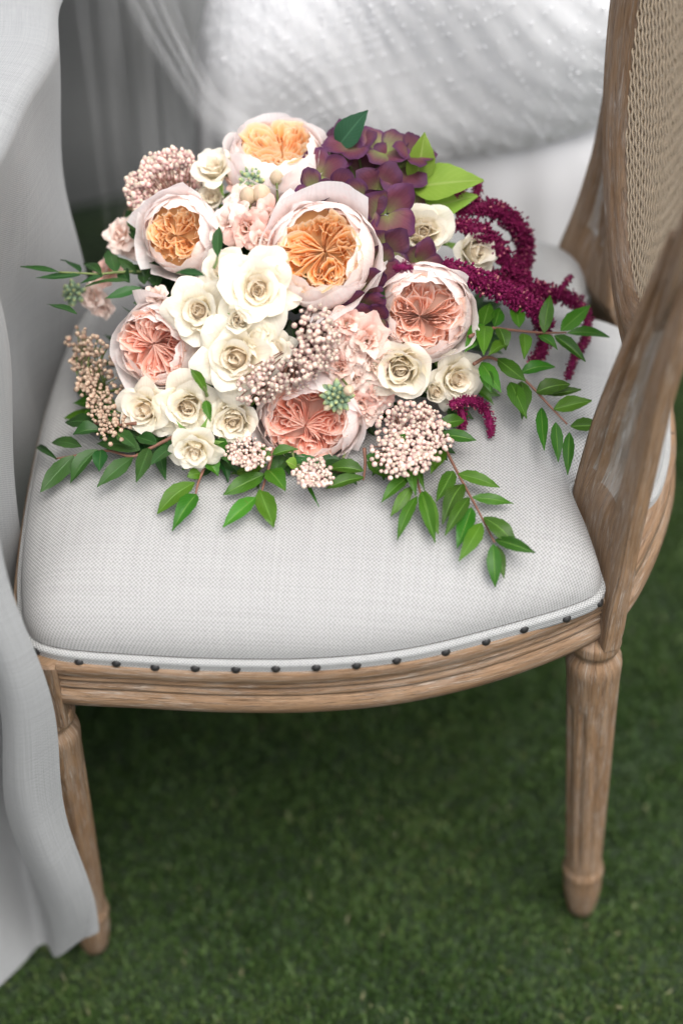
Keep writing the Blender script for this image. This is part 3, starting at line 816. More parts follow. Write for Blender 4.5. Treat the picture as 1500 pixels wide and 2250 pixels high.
# ------------------------------------------------------------------ gown of the person seated behind, veil
def build_gown():
    # loft along torso -> hip -> thigh -> knee -> hem ; centre, half-width (y), half-height normal to the path
    keys = np.array([
        (0.235, 0.83, 1.10, 0.155, 0.10), (0.235, 0.83, 0.98, 0.160, 0.115), (0.232, 0.825, 0.86, 0.185, 0.14), (0.205, 0.82, 0.745, 0.205, 0.165), (0.14, 0.82, 0.66, 0.228, 0.19),
        (0.03, 0.82, 0.605, 0.226, 0.165), (-0.05, 0.82, 0.580, 0.224, 0.135), (-0.098, 0.82, 0.53, 0.22, 0.10), (-0.115, 0.82, 0.42, 0.215, 0.085), (-0.12, 0.82, 0.28, 0.22, 0.09), (-0.125, 0.82, 0.14, 0.23, 0.10), (-0.13, 0.82, 0.01, 0.245, 0.115)])
    nl, na = 220, 160
    K = catmull(keys, nl)
    path = K[:, :3]
    T = np.gradient(path, axis=0); T /= np.linalg.norm(T, axis=1)[:, None]
    Yv = np.array([0, 1.0, 0]); Nn = np.cross(Yv, T); Nn /= np.linalg.norm(Nn, axis=1)[:, None]
    a = np.linspace(0, 2 * PI, na, endpoint=False)
    ca, sa = np.cos(a), np.sin(a)
    sq = lambda c: np.sign(c) * np.abs(c) ** 0.62
    P = path[:, None] + K[:, 3][:, None, None] * sq(ca)[None, :, None] * Yv + K[:, 4][:, None, None] * sq(sa)[None, :, None] * Nn[:, None]
    # crossing diagonal ridges of the gathered, beaded lace over the hip, loose folds in the skirt
    l = np.arange(nl)[:, None] / nl
    rad = P - path[:, None]; rn = rad / (np.linalg.norm(rad, axis=2)[..., None] + 1e-9)
    hipw = np.exp(-((l - 0.36) / 0.22) ** 4)
    d1 = np.sin(150 * l + 9 * a[None]); d2 = np.sin(130 * l - 12 * a[None] + 1.5); d3 = np.sin(31 * l + 3 * a[None] + 2 * np.sin(2 * a[None]))
    disp = hipw * (0.0016 * np.abs(d1) + 0.0014 * np.abs(d2) + 0.003 * d3)
    disp = disp + np.clip(l - 0.62, 0, 1) * 0.09 * np.sin(a[None] * 13 + 3 * l)
    P = P + rn * disp[..., None]
    P[..., 2] = np.where(P[..., 0] > -0.03, np.maximum(P[..., 2], 0.498 - 0.085 * np.clip((0.66 - P[..., 1]) / 0.06, 0, 1)), np.maximum(P[..., 2], 0.012))
    root = empty('wedding_gown', (0.0, 0.82, 0.0))
    o = grid('gown_body', P, M['gown'], None, None, cu=True, seal=True)
    # beads along the ridges
    rg = np.random.default_rng(8)
    cs_ = []
    for fam in range(2):
        for q0 in np.linspace(0.05, 0.66, 46 if fam == 0 else 36):
            m_ = 460
            aa = np.linspace(0, 2 * PI, m_) ; ll = q0 + (0.10 if fam == 0 else -0.13) * (aa - PI) / PI + 0.006 * np.sin(7 * aa)
            ok = (ll > 0.08) & (ll < 0.62) & (rg.random(m_) < 0.8)
            i_ = (ll[ok] * nl).astype(int); j_ = (aa[ok] / (2 * PI) * na).astype(int) % na
            cs_.append(P[i_, j_] + rn[i_, j_] * 0.0015 + rg.normal(0, 0.0008, (len(i_), 3)))
    c = np.concatenate(cs_)
    c = c[(c[:, 1] < 0.83)]
    oct_ = np.array([(1, 0, 0), (-1, 0, 0), (0, 1, 0), (0, -1, 0), (0, 0, 1), (0, 0, -1)], float)
    of = np.array([(0, 2, 4), (2, 1, 4), (1, 3, 4), (3, 0, 4), (2, 0, 5), (1, 2, 5), (3, 1, 5), (0, 3, 5)])
    r = rg.uniform(0.0005, 0.0011, len(c))
    V = (c[:, None] + oct_[None] * r[:, None, None]).reshape(-1, 3)
    F = (np.arange(len(c))[:, None, None] * 6 + of[None]).reshape(-1, 3)
    b = obj('beading', mesh_data('beading', V, F, M['bead'])); b['kind'] = 'stuff'
    # satin underskirt falling over the near edge of the seat
    u = np.linspace(0, 1, 60)[None, :]; v = np.linspace(0, 1, 24)[:, None]
    X = -0.16 + 0.40 * u + 0 * v
    prof_y = np.interp(v, [0, 0.2, 0.3, 0.4, 0.55, 1.0], [0.70, 0.652, 0.632, 0.620, 0.612, 0.625]); prof_z = np.interp(v, [0, 0.2, 0.3, 0.4, 0.55, 1.0], [0.503, 0.502, 0.488, 0.455, 0.345, 0.012])
    Y = prof_y + 0.05 * np.clip(X - 0.05, 0, 1) ** 1.5 + 0.010 * np.sin(26 * u + 2 * v) * v ** 2 + 0.003 * np.sin(51 * u + 1) * v
    Z = prof_z + 0 * u + 0.004 * np.sin(9 * u)
    us = grid('underskirt', np.stack([X, Y, Z], -1), M['satin'])
    adopt(root, [o, b, us])
    tag(root, 'white beaded lace wedding gown of someone seated on the chair behind', 'gown')
    # veil: sheer tulle falling over the lap towards the table
    m, nt, bs = newmat('tulle')
    bs.inputs['Base Color'].default_value = (0.82, 0.83, 0.84, 1); bs.inputs['Roughness'].default_value = 0.7
    tr = N(nt, 'ShaderNodeBsdfTransparent'); mx = N(nt, 'ShaderNodeMixShader')
    uv = N(nt, 'ShaderNodeUVMap'); mp = N(nt, 'ShaderNodeMapping'); mp.inputs['Scale'].default_value = (22, 2, 1); nt.links.new(uv.outputs[0], mp.inputs[0])
    nn = noise(nt, mp.outputs[0], 1, 3)
    f = ramp(nt, nn, [(0.38, (0.015, 0.015, 0.015)), (0.72, (0.17, 0.17, 0.17))])
    nt.links.new(f, mx.inputs[0]); nt.links.new(tr.outputs[0], mx.inputs[1]); nt.links.new(bs.outputs[0], mx.inputs[2])
    nt.links.new(mx.outputs[0], nt.nodes['Material Output'].inputs['Surface'])
    line = catmull([(-0.27, 0.66, 0.83), (-0.215, 0.605, 0.675), (-0.185, 0.592, 0.605), (-0.155, 0.585, 0.553), (-0.10, 0.583, 0.515), (-0.02, 0.585, 0.490), (0.06, 0.60, 0.47)], 70)
    u = np.linspace(-1, 1, 40)
    T, Nn, Bb = frames(line, (0, 1, 0.2))
    wv = 0.016 + 0.030 * np.abs(np.linspace(-0.75, 1, 70)) ** 1.5
    P = line[:, None] + Nn[:, None] * (u[None, :] * wv[:, None])[..., None] + Bb[:, None] * (0.006 * np.sin(u * 13)[None, :] * np.ones((70, 1)) + 0.004 * np.sin(u * 29 + 1)[None, :])[..., None]
    U, Vv = np.meshgrid(np.linspace(0, 1, 90), np.linspace(0, 1, 40))
    X = -0.285 + 0.155 * U - 0.012 * Vv; Z = 0.80 - 0.52 * Vv
    Y = 0.618 + 0.030 * np.sin(U * 9 + 0.6 * Vv) * (0.4 + Vv) + 0.010 * np.sin(U * 27 + Vv * 2) - 0.02 * U
    vo = grid('veil', np.stack([X, Y, Z], -1), m)
    vb = grid('gathered_edge', P, m, vo)
    tag(vo, 'sheer white tulle veil hanging over the gown beside the tablecloth', 'veil')


build_gown()

# ------------------------------------------------------------------ bouquet
BC = np.array([-0.052, 0.310, 0.488])                     # centre and radii of the flower dome
BR = np.array([0.195, 0.150, 0.185])
bouquet = empty('bouquet', tuple(BC))
BO = Vector(BC)


def dome(px, py, k=0.86):
    """point of the dome seen at a pixel, and the dome's outward normal there"""
    v = ray(px, py) / (BR * k); o = (CAM - BC) / (BR * k)
    a, b, c = v @ v, 2 * (o @ v), o @ o - 1
    D = b * b - 4 * a * c
    t = (-b - math.sqrt(D)) / (2 * a) if D > 0 else -b / (2 * a)
    p = CAM + ray(px, py) * t
    if p[2] < 0.54 and math.hypot(p[0], p[1] - YC) < 0.27:      # flowers at the rim rest on the linen
        lo = seat_z(p[0], p[1]) + 0.028
        if p[2] < lo: p = on_seat(px, py, 0.028)
    return p, unit((p - BC) / BR ** 2)


def depth_of(p):
    return float((np.asarray(p) - CAM) @ DIR)


def facing(tx, ty):
    """unit vector: towards the camera, tipped tx to the right and ty down in the view"""
    return unit(-DIR + RIGHT * tx + DOWN * ty)


def basis(f, spin=0.0):
    f = unit(f)
    h = np.array([0, 0, 1.0]) if abs(f[2]) < 0.95 else np.array([0, 1.0, 0])
    x = unit(np.cross(h, f)); y = np.cross(f, x)
    c, s = math.cos(spin), math.sin(spin)
    return np.stack([x * c + y * s, -x * s + y * c, f], 0)   # rows: local axes in world


def petal(L, W, taus, rho, rb, zb, rng, nu=9, nv=9, roll=0.0, ruf=0.03, trim=0.16, point=0.0, wide=0.55, twist=0.0):
    """one petal: grows from (rb, zb), its slope from the axis runs through taus (degrees), cupped with radius rho"""
    v = np.linspace(0, 1, nv); u = np.linspace(-1, 1, nu)
    tk = np.radians(np.interp(v, np.linspace(0, 1, len(taus)), taus))
    r = rb + np.concatenate([[0], np.cumsum((np.sin(tk[1:]) + np.sin(tk[:-1])) / 2)]) * L / (nv - 1)
    z = zb + np.concatenate([[0], np.cumsum((np.cos(tk[1:]) + np.cos(tk[:-1])) / 2)]) * L / (nv - 1)
    ph = rng.uniform(0, 6.28, 4)
    P = np.empty((nv, nu, 3))
    for j, uu in enumerate(u):
        ve = v * (1 - trim * abs(uu) ** 2.2 - 0.05 * abs(uu) ** 6 + 0.5 * ruf * math.sin(4.1 * uu + ph[3]))
        if point: ve = ve * (1 + point * (math.exp(-(uu / 0.16) ** 2) - 0.3))
        rr = np.interp(ve, v, r); zz = np.interp(ve, v, z); tt = np.interp(ve, v, tk)
        over = np.clip(ve - 1, 0, 1) * L
        rr = rr + over * np.sin(tt); zz = zz + over * np.cos(tt)
        w = W * (np.clip(v, 0, 1) ** wide) * (1 - 0.22 * v ** 5)
        fi = np.clip(w * uu / rho, -2.6, 2.6)
        x = (rr - rho) + rho * np.cos(fi); y = rho * np.sin(fi)
        # rolled rim and ruffles, pushed along the outward normal
        e = np.clip((np.maximum(v, abs(uu) * v ** 0.3) - 0.62) / 0.38, 0, 1) ** 2
        d = roll * L * e * (0.6 + 0.6 * math.sin(2.3 * uu + ph[0])) + ruf * L * v ** 2 * (np.sin(7 * uu + ph[1] + 2 * v) * abs(uu) + 0.5 * np.sin(5 * v + 3 * uu + ph[2]))
        nx, nz = np.cos(tt), -np.sin(tt)
        P[:, j, 0] = x + d * nx * np.cos(fi) + twist * L * uu * v
        P[:, j, 1] = y + d * nx * np.sin(fi)
        P[:, j, 2] = zz + d * nz
    return P


def spin_z(P, a):
    c, s = math.cos(a), math.sin(a)
    Q = P.copy(); Q[..., 0] = P[..., 0] * c - P[..., 1] * s; Q[..., 1] = P[..., 0] * s + P[..., 1] * c
    return Q


def local_part(name, mat, org, B, R, zlen=0.5, rad=0.12):
    """the receptacle of a flower: a small turned mesh that carries its petals; its frame is the flower's frame"""
    a = np.linspace(0, 2 * PI, 8, endpoint=False)
    pr = [(0.03, -zlen), (0.05, -zlen * 0.4), (rad, -0.22), (rad * 1.1, -0.12), (rad * 0.5, -0.06), (0.01, -0.05)]
    P = np.array([[(r * math.cos(t) * R, r * math.sin(t) * R, z * R) for t in a] for r, z in pr])
    o = grid(name, P, mat, bouquet, cu=True)
    m = Matrix([[*B[:, 0]], [*B[:, 1]], [*B[:, 2]]])      # rows of B are the axes -> columns of the rotation
    o.matrix_local = Matrix.Translation(Vector(org) - BO) @ m.to_4x4()
    return o


def sub(name, P, mat, parent, **kw):
    return grid(name, P, mat, parent, **kw)


# --- large garden roses: a pale cup round a quartered, pleated heart
def garden_rose(px, py, rpx, tx, ty, heart, seed, label, lift=0.0, op=0.66, spin=0.0, squash=1.0):
    rng = random.Random(seed)
    p, n = dome(px, py)
    R = rpx * depth_of(p) / FPX
    f = facing(tx, ty)
    org = p - unit(ray(px, py)) * lift * R - f * 0.15 * R
    B = basis(f, spin)
    root = local_part('garden_rose', M['sepal'], org, B, R, 0.95, 0.2)
    root['label'] = label
    # cup petals
    for l, (Rl, at, hw, npet, roll) in enumerate(((1.0, 64, 56, 5, 0.10), (0.965, 54, 54, 5, 0.07), (0.92, 48, 50, 5, 0.06), (0.865, 44, 46, 6, 0.05))):
        for k in range(npet):
            a0 = 2 * PI * (k + 0.5 * (l % 2)) / npet + rng.uniform(-0.2, 0.2) + l * 0.35
            nu, nv = 15, 12
            u = np.linspace(-1, 1, nu)[None, :]; v = np.linspace(0, 1, nv)[:, None]
            ph = [rng.uniform(0, 6.28) for _ in range(4)]
            tip = at + rng.uniform(-5, 6)
            tipu = tip + 13 * np.abs(u) ** 3.5 + 2.2 * np.sin(3.5 * u + ph[0]) + 1.0 * np.sin(11 * u + ph[1])
            al = np.radians(172 + (tipu - 172) * v)
            Rv = Rl * (1 + rng.uniform(-0.03, 0.03)) * (1 + 0.02 * np.sin(3 * u + 4 * v + ph[1]))
            r = Rv * np.sin(al); z = 0.80 * Rv * np.cos(al)
            e = np.clip((v - 0.80) / 0.20, 0, 1) ** 2
            out = roll * e * (0.7 + 0.9 * np.sin(2.1 * u + ph[2]))
            if l == 0: out = out + 0.22 * np.clip((v - 0.55) / 0.45, 0, 1) ** 2 * (1 if rng.random() < 0.35 else 0.15)
            r = r + out; z = z + 0.35 * out * (l > 0)
            r = r + 0.010 * v * np.sin(6 * u + ph[3]) * v + 0.007 * np.sin(13 * u + ph[2]) * v ** 2 + 0.022 * (1 - np.abs(u)) * 0
            r = r - 0.02 * np.abs(u) ** 4 * (l > 0)
            ang = a0 + np.radians(hw) * u * (0.55 + 0.45 * np.sin(PI * np.clip(v * 0.75 + 0.12, 0, 1)))
            P = np.stack([r * np.cos(ang) * R, r * np.sin(ang) * R * squash, (z + 0 * u) * R], -1)
            sub('petal', P, M['j_out'] if l < 3 else M['j_lip'], root)
    # heart: nested folds in quarters, their rims higher towards the lip
    ztop = lambda q: 0.26 + 0.22 * (q / op) ** 1.5
    nq = rng.choice((4, 5, 6))
    cxh, cyh = rng.uniform(-0.09, 0.09), rng.uniform(-0.09, 0.09)
    offs = 0.0
    for k in range(nq):
        fi = 2 * PI * k / nq + rng.uniform(-0.34, 0.34)
        dr = rng.uniform(-0.07, 0.07); bend = rng.uniform(-0.55, 0.55)
        nn = 5
        for j in range(nn):
            w = (PI / nq) * (0.10 + 0.92 * (j / (nn - 1))) * rng.uniform(0.9, 1.1)
            qm = op * (0.50 + 0.66 * (j / (nn - 1)) ** 0.8) * rng.uniform(0.9, 1.06)
            ns, nv = 21, 5
            s = np.linspace(-1, 1, ns)[None, :]; v = np.linspace(0, 1, nv)[:, None]
            q = 0.03 + (qm - 0.03) * (1 - np.abs(s) ** 2.6)
            ph = [rng.uniform(0, 6.28) for _ in range(4)]
            th = fi + bend * q / op + w * np.sign(s) * np.abs(s) ** 0.75 * (0.9 + 0.1 * s) + 0.13 * np.sin(5 * q / op + ph[0]) * (q / op) + 0.05 * np.sin(11 * s + ph[1]) * (0.2 + v)
            q2 = q * (1 + 0.05 * np.sin(8 * s + ph[2])) * (0.80 + 0.24 * v)
            zt = ztop(q) - 0.09 * (1 - j / (nn - 1)) * rng.uniform(-0.6, 1.4) + 0.05 * np.sin(7 * s + ph[3])
            z = (zt - 0.26) + 0.26 * v
            fade = np.clip(1 - q2 / (op * 1.1), 0, 1)
            P = np.stack([(q2 * np.cos(th) + cxh * fade) * R, (q2 * np.sin(th) + cyh * fade) * R * squash, (z + dr * (q2 / op)) * R], -1)
            sub('petal', P, heart, root)
    # loose inner petals that break the order
    for k in range(7):
        a0 = rng.uniform(0, 6.28); qc = op * rng.uniform(0.30, 0.85)
        u = np.linspace(-1, 1, 11)[None, :]; v = np.linspace(0, 1, 6)[:, None]
        ph = [rng.uniform(0, 6.28) for _ in range(3)]; wdt = rng.uniform(0.14, 0.26); tl = rng.uniform(-0.12, 0.2)
        t_ = wdt * u * (0.6 + 0.4 * v); n_ = 0.07 * np.cos(2.2 * u + ph[0]) + 0.03 * np.sin(5 * u + ph[1]) * v + tl * v
        rr = qc + n_; th = a0 + t_ / max(qc, 0.2)
        z = ztop(qc) - 0.22 + (0.27 - 0.05 * u ** 2) * v + 0.02 * np.sin(6 * u + ph[2]) * v
        P = np.stack([rr * np.cos(th) * R, rr * np.sin(th) * R * squash, z * R], -1)
        sub('petal', P, heart, root)
    # ring of short crumpled petals against the inside of the lip
    for k in range(17):
        a0 = 2 * PI * k / 17 + rng.uniform(-0.2, 0.2)
        rk = rng.uniform(0.80, 1.16)
        ns, nv = 13, 5
        u = np.linspace(-1, 1, ns)[None, :]; v = np.linspace(0, 1, nv)[:, None]
        ph = [rng.uniform(0, 6.28) for _ in range(3)]
        q = op * rk * (0.90 + 0.16 * v) + 0.06 * np.sin(8 * u + ph[0]) * v - 0.18 * np.abs(u) ** 2
        th = a0 + 0.42 * u + 0.1 * np.sin(9 * u + ph[1]) * v
        z = 0.06 + (0.40 * min(rk, 1.0) + 0.05 * math.sin(ph[2])) * v + 0.03 * np.sin(7 * u + ph[2]) * v - 0.10 * np.abs(u) ** 2 * v
        P = np.stack([q * np.cos(th) * R, q * np.sin(th) * R * squash, z * R], -1)
        sub('petal', P, heart, root)
    # heart floor
    a = np.linspace(0, 2 * PI, 16, endpoint=False)
    P = np.array([[(q * math.cos(t) * R, q * math.sin(t) * R, (z + 0.02 * math.sin(5 * t)) * R) for t in a] for q, z in ((0.8, 0.10), (0.6, 0.16), (0.4, 0.12), (0.15, 0.08), (0.01, 0.07))])
    sub('petal', P, heart, root, uv=np.full((5, 16, 2), 0.45), cu=True)
    return root


# --- cream spray roses
def spray_rose(px, py, rpx, tx, ty, kind, seed, label, lift=0.0, spin=None):
    rng = random.Random(seed); nr = np.random.default_rng(seed)
    p, n = dome(px, py)
    R = rpx * {'open': 1.15, 'half': 1.36, 'cup': 1.52, 'bud': 1.4}[kind] * depth_of(p) / FPX
    f = facing(tx, ty)
    org = p - unit(ray(px, py)) * lift * R - f * 0.30 * R
    B = basis(f, rng.uniform(0, 6.28) if spin is None else spin)
    root = local_part('spray_rose', M['sepal'], org, B, R, 0.8, 0.17)
    root['label'] = label
    spec = {'open': [(5, [88, 62, 84, 108], 1.10, 0.62, 0.62, 0.10, 's_out'), (5, [80, 40, 60, 84], 0.98, 0.56, 0.46, 0.10, 's_out'), (5, [75, 22, 34, 60], 0.80, 0.48, 0.34, 0.09, 's_out'), (4, [70, 10, 14, 36], 0.64, 0.36, 0.24, 0.08, 's_in'), (4, [60, -4, -6, 14], 0.56, 0.26, 0.15, 0.05, 's_in')],
            'half': [(5, [85, 45, 66, 100], 1.02, 0.60, 0.55, 0.12, 's_out'), (5, [78, 24, 32, 66], 0.90, 0.54, 0.42, 0.10, 's_out'), (4, [72, 12, 12, 36], 0.78, 0.46, 0.31, 0.09, 's_out'), (4, [66, 6, 4, 22], 0.68, 0.34, 0.21, 0.06, 's_in'), (3, [58, -6, -10, 8], 0.64, 0.24, 0.13, 0.04, 's_in')],
            'cup': [(4, [85, 30, 40, 80], 1.00, 0.62, 0.55, 0.12, 's_out'), (5, [80, 18, 10, 34], 0.98, 0.58, 0.48, 0.08, 's_out'), (4, [76, 8, 0, 16], 0.90, 0.48, 0.36, 0.06, 's_out'), (4, [66, 4, -4, 10], 0.80, 0.36, 0.24, 0.05, 's_in'), (3, [60, 0, -4, 6], 0.70, 0.24, 0.13, 0.03, 's_in')],
            'bud': [(4, [85, 22, 10, 40], 1.25, 0.66, 0.60, 0.06, 's_out'), (4, [82, 10, -8, 8], 1.20, 0.60, 0.48, 0.04, 's_out'), (4, [78, 4, -8, 2], 1.12, 0.46, 0.34, 0.03, 's_in'), (3, [70, 0, -6, 0], 1.05, 0.32, 0.21, 0.02, 's_in'), (3, [60, 0, -4, 0], 1.0, 0.2, 0.11, 0.02, 's_in')]}[kind]
    shut = rng.uniform(-16, 7)
    for l, (np_, taus, L, W, rho, roll, mt) in enumerate(spec):
        for k in range(np_):
            a0 = 2 * PI * k / np_ + l * 0.7 + rng.uniform(-0.22, 0.22)
            dt = rng.uniform(-11, 11) + shut * (1 - 0.2 * l)
            P = petal(L * rng.uniform(0.92, 1.06), W * rng.uniform(0.9, 1.08), [taus[0]] + [t + dt for t in taus[1:]], rho * rng.uniform(0.95, 1.15), 0.05, 0.02 * l, nr, 11, 10,
                      roll=roll, ruf=rng.uniform(0.03, 0.09) if l < 3 else 0.04, trim=rng.uniform(0.06, 0.16), point=0.03 if l < 3 else 0.0, wide=0.45)
            sub('petal', spin_z(P, a0) * R, M[mt], root)
    # tight scroll in the middle
    H = spec[-1][2] * 0.93
    for k, (rb_, W_, rho_) in enumerate(((0.05, 0.20, 0.115), (0.045, 0.18, 0.10), (0.035, 0.16, 0.08), (0.02, 0.13, 0.06), (0.008, 0.10, 0.04))):
        P = petal(H * (0.93 + 0.015 * k), W_, [24, 2, -5 - 2 * k, -2], rho_, rb_, 0.05, nr, 9, 7, ruf=0.03, trim=0.10, wide=0.3, roll=0.05)
        sub('petal', spin_z(P, 2.3 * k + rng.uniform(-0.3, 0.3)) * R, M['s_in'], root)
    a = np.linspace(0, 2 * PI, 10, endpoint=False)                    # soft base under the scroll
    P = np.array([[(q * math.cos(t) * R, q * math.sin(t) * R, z * R) for t in a] for q, z in ((0.24, 0.12), (0.22, H * 0.5), (0.12, H * 0.70), (0.01, H * 0.74))])
    sub('petal', P, M['s_in'], root, uv=np.full((4, 10, 2), 0.4), cu=True)
    for k in range(5):
        P = petal(0.75, 0.13, [95, 110, 100, 120] if kind != 'bud' else [90, 40, 20, 35], 0.3, 0.08, -0.06, nr, 5, 6, trim=0.3, point=0.25, wide=0.35)
        sub('sepal', spin_z(P, 2 * PI * k / 5 + 0.3) * R, M['sepal'], root)
    return root


# --- double pink stock florets
def stock_floret(px, py, rpx, tx, ty, seed, lift=0.0):
    rng = random.Random(seed); nr = np.random.default_rng(seed)
    p, n = dome(px, py)
    R = rpx * 1.3 * depth_of(p) / FPX
    f = facing(tx, ty)
    org = p - unit(ray(px, py)) * lift * R - f * 0.25 * R
    root = local_part('stock_flower', M['sepal'], org, basis(f, rng.uniform(0, 6.28)), R, 0.7, 0.14)
    pale = rng.random() < 0.4
    for l, (k_, taus, L, W, rho, mt) in enumerate(((4, [60, 55, 72, 95], 1.05, 0.68, 0.8, 'stock'), (4, [50, 32, 42, 78], 0.98, 0.58, 0.5, 'stock'), (4, [40, 16, 20, 58], 0.86, 0.48, 0.3, 'stock_in'), (3, [30, 4, 2, 34], 0.74, 0.34, 0.17, 'stock_in'))):
        for k in range(k_):
            dt = rng.uniform(-14, 14)
            P = petal(L * rng.uniform(0.9, 1.08), W * rng.uniform(0.85, 1.1), [taus[0]] + [t + dt for t in taus[1:]], rho, 0.04, 0.02 * l, nr, 9, 8, roll=0.08, ruf=0.17, trim=0.1, wide=0.7, twist=rng.uniform(-0.15, 0.15))
            sub('petal', spin_z(P, 2 * PI * k / k_ + l * 0.6 + rng.uniform(-0.2, 0.2)) * R, M['stock_pale' if pale or rng.random() < 0.2 else mt], root)
    return root


# --- buds (shared meshes)
def ovoid(name, mat, tip=0.25, n=8, rows=7, stretch=1.25):
    a = np.linspace(0, 2 * PI, n, endpoint=False)
    P = []
    for i in range(rows):
        t = i / (rows - 1)
        r = math.sin(PI * (0.06 + 0.90 * t)) ** 0.8 * (1 - tip * t * t)
        P.append([(r * math.cos(x), r * math.sin(x), (-1 + 2 * t) * stretch) for x in a])
    P = np.array(P)
    uu, vv = np.meshgrid(np.linspace(0, 1, n), np.linspace(0, 1, rows))
    F = [tuple(f) for f in grid_faces(rows, n, True).tolist()] + [tuple(range(n - 1, -1, -1)), tuple(range((rows - 1) * n, rows * n))]
    return mesh_data(name, P.reshape(-1, 3), F, mat, np.stack([uu, vv], -1).reshape(-1, 2))


RICE = ovoid('bud', M['rice'], 0.35, 7, 6, 1.15)
RICE_DRY = ovoid('bud', M['rice_dry'], 0.35, 7, 6, 1.15)
GBUD = ovoid('bud', M['bud_green'], 0.2, 8, 7, 1.5)
CBUD = ovoid('bud', M['bud_cream'], 0.15, 10, 8, 1.35)


def put(me, name, pos, axis, r, parent, inv, rng):
    o = obj(name, me)
    q = Vector(axis).to_track_quat('Z', 'Y').to_matrix() @ Matrix.Rotation(rng.uniform(0, 6.28), 3, 'Z')
    m = Matrix.Translation(Vector(pos)) @ q.to_4x4() @ Matrix.Scale(r, 4)
    o.parent = parent
    o.matrix_local = inv @ m
    return o


def stalks(name, base, ends, rad, mat, label=None):
    """thin stalks from one base to each end, as one mesh; object origin at the base"""
    V = []; F = []
    for e in ends:
        e = np.asarray(e)
        ctl = base * 0.35 + e * 0.65 + unit(base - BC) * 0.006
        path = catmull([base, ctl, e], 6)
        T, Nn, Bb = frames(path, (0.3, 0.2, 0.9))
        b = len(V)
        for i in range(6):
            for k in range(4):
                t = k * PI / 2
                V.append(path[i] - base + rad * (math.cos(t) * Nn[i] + math.sin(t) * Bb[i]))
        for i in range(5):
            for k in range(4): F.append((b + i * 4 + k, b + i * 4 + (k + 1) % 4, b + i * 4 + 4 + (k + 1) % 4, b + i * 4 + 4 + k))
    o = obj(name, mesh_data(name, np.array(V), F, mat), bouquet)
    o.location = Vector(base) - BO
    if label: o['label'] = label
    return o, Matrix.Translation(-Vector(base))


def rice_head(path_px, wpx, count, bud_px, seed, label, me=None, lift=0.0, k=0.92):
    """cluster of beads: blobs along a pixel polyline with half-width wpx"""
    rng = random.Random(seed)
    pp = np.array(path_px, float)
    cen = pp.mean(0)
    p0, n0 = dome(cen[0], cen[1], k)
    base = p0 - n0 * 0.045 if p0[2] > 0.545 else p0 - np.array([0, -0.004, 0.016])
    seeds = []; ends = []
    tries = 0
    while len(seeds) < count and tries < count * 60:
        tries += 1
        t = rng.random() * (len(pp) - 1); i = min(int(t), len(pp) - 2); c = pp[i] + (pp[i + 1] - pp[i]) * (t - i)
        a, q = rng.uniform(0, 6.28), math.sqrt(rng.random())
        x, y = c[0] + wpx * q * math.cos(a), c[1] + wpx * 0.92 * q * math.sin(a)
        p, n = dome(x, y, k)
        dd = min(np.hypot(pp[:, 0] - x, pp[:, 1] - y).min() / wpx, 1.0)
        h = 0.018 * math.sqrt(max(0, 1 - dd * dd * 0.9)) + lift + rng.uniform(-0.012, 0.002)
        p = p + n * h
        s = bud_px * depth_of(p) / FPX / 2
        if all(np.linalg.norm(p - q_) > s * rng.uniform(1.0, 1.35) for q_, _, _ in seeds):
            seeds.append((p, unit(0.5 * n + 0.6 * facing(0, -0.2) + np.array([rng.uniform(-.45, .45), rng.uniform(-.45, .45), rng.uniform(-.25, .45)])), s * rng.uniform(0.6, 1.22)))
    o, inv = stalks('rice_flower_head', base, [s[0] - s[1] * s[2] for s in seeds[::3]], 0.0006, M['stem_red'] if me is None else M['stem'], label)
    for p, n, s in seeds: put(me or RICE, 'bud', p, n, s, o, inv, rng)
    return o


def bud_spike(px, py, rpx, tx, ty, count, seed, label, lift=0.0, cream=0):
    rng = random.Random(seed)
    p, n = dome(px, py); f = facing(tx, ty)
    R = rpx * depth_of(p) / FPX
    p = p - unit(ray(px, py)) * lift * R
    B = basis(f)
    items = []
    for i in range(count):
        q = math.sqrt((i + 0.5) / count); a = i * 2.39996
        d = unit(B[2] * (1.15 - q) + (B[0] * math.cos(a) + B[1] * math.sin(a)) * q * 0.95)
        pos = p + (B[0] * math.cos(a) + B[1] * math.sin(a)) * q * R * 0.82 + B[2] * R * (0.62 * (1 - q * q))
        items.append((pos, d, R * (0.15 + 0.10 * q) * rng.uniform(0.85, 1.15), q))
    o, inv = stalks('stock_bud_spike', p - B[2] * R * 0.9, [i[0] for i in items[::2]], R * 0.05, M['stem'], label)
    for pos, d, s, q in items:
        put(CBUD if q > 0.86 and rng.random() < cream else GBUD, 'bud', pos, d, s, o, inv, rng)
    return o


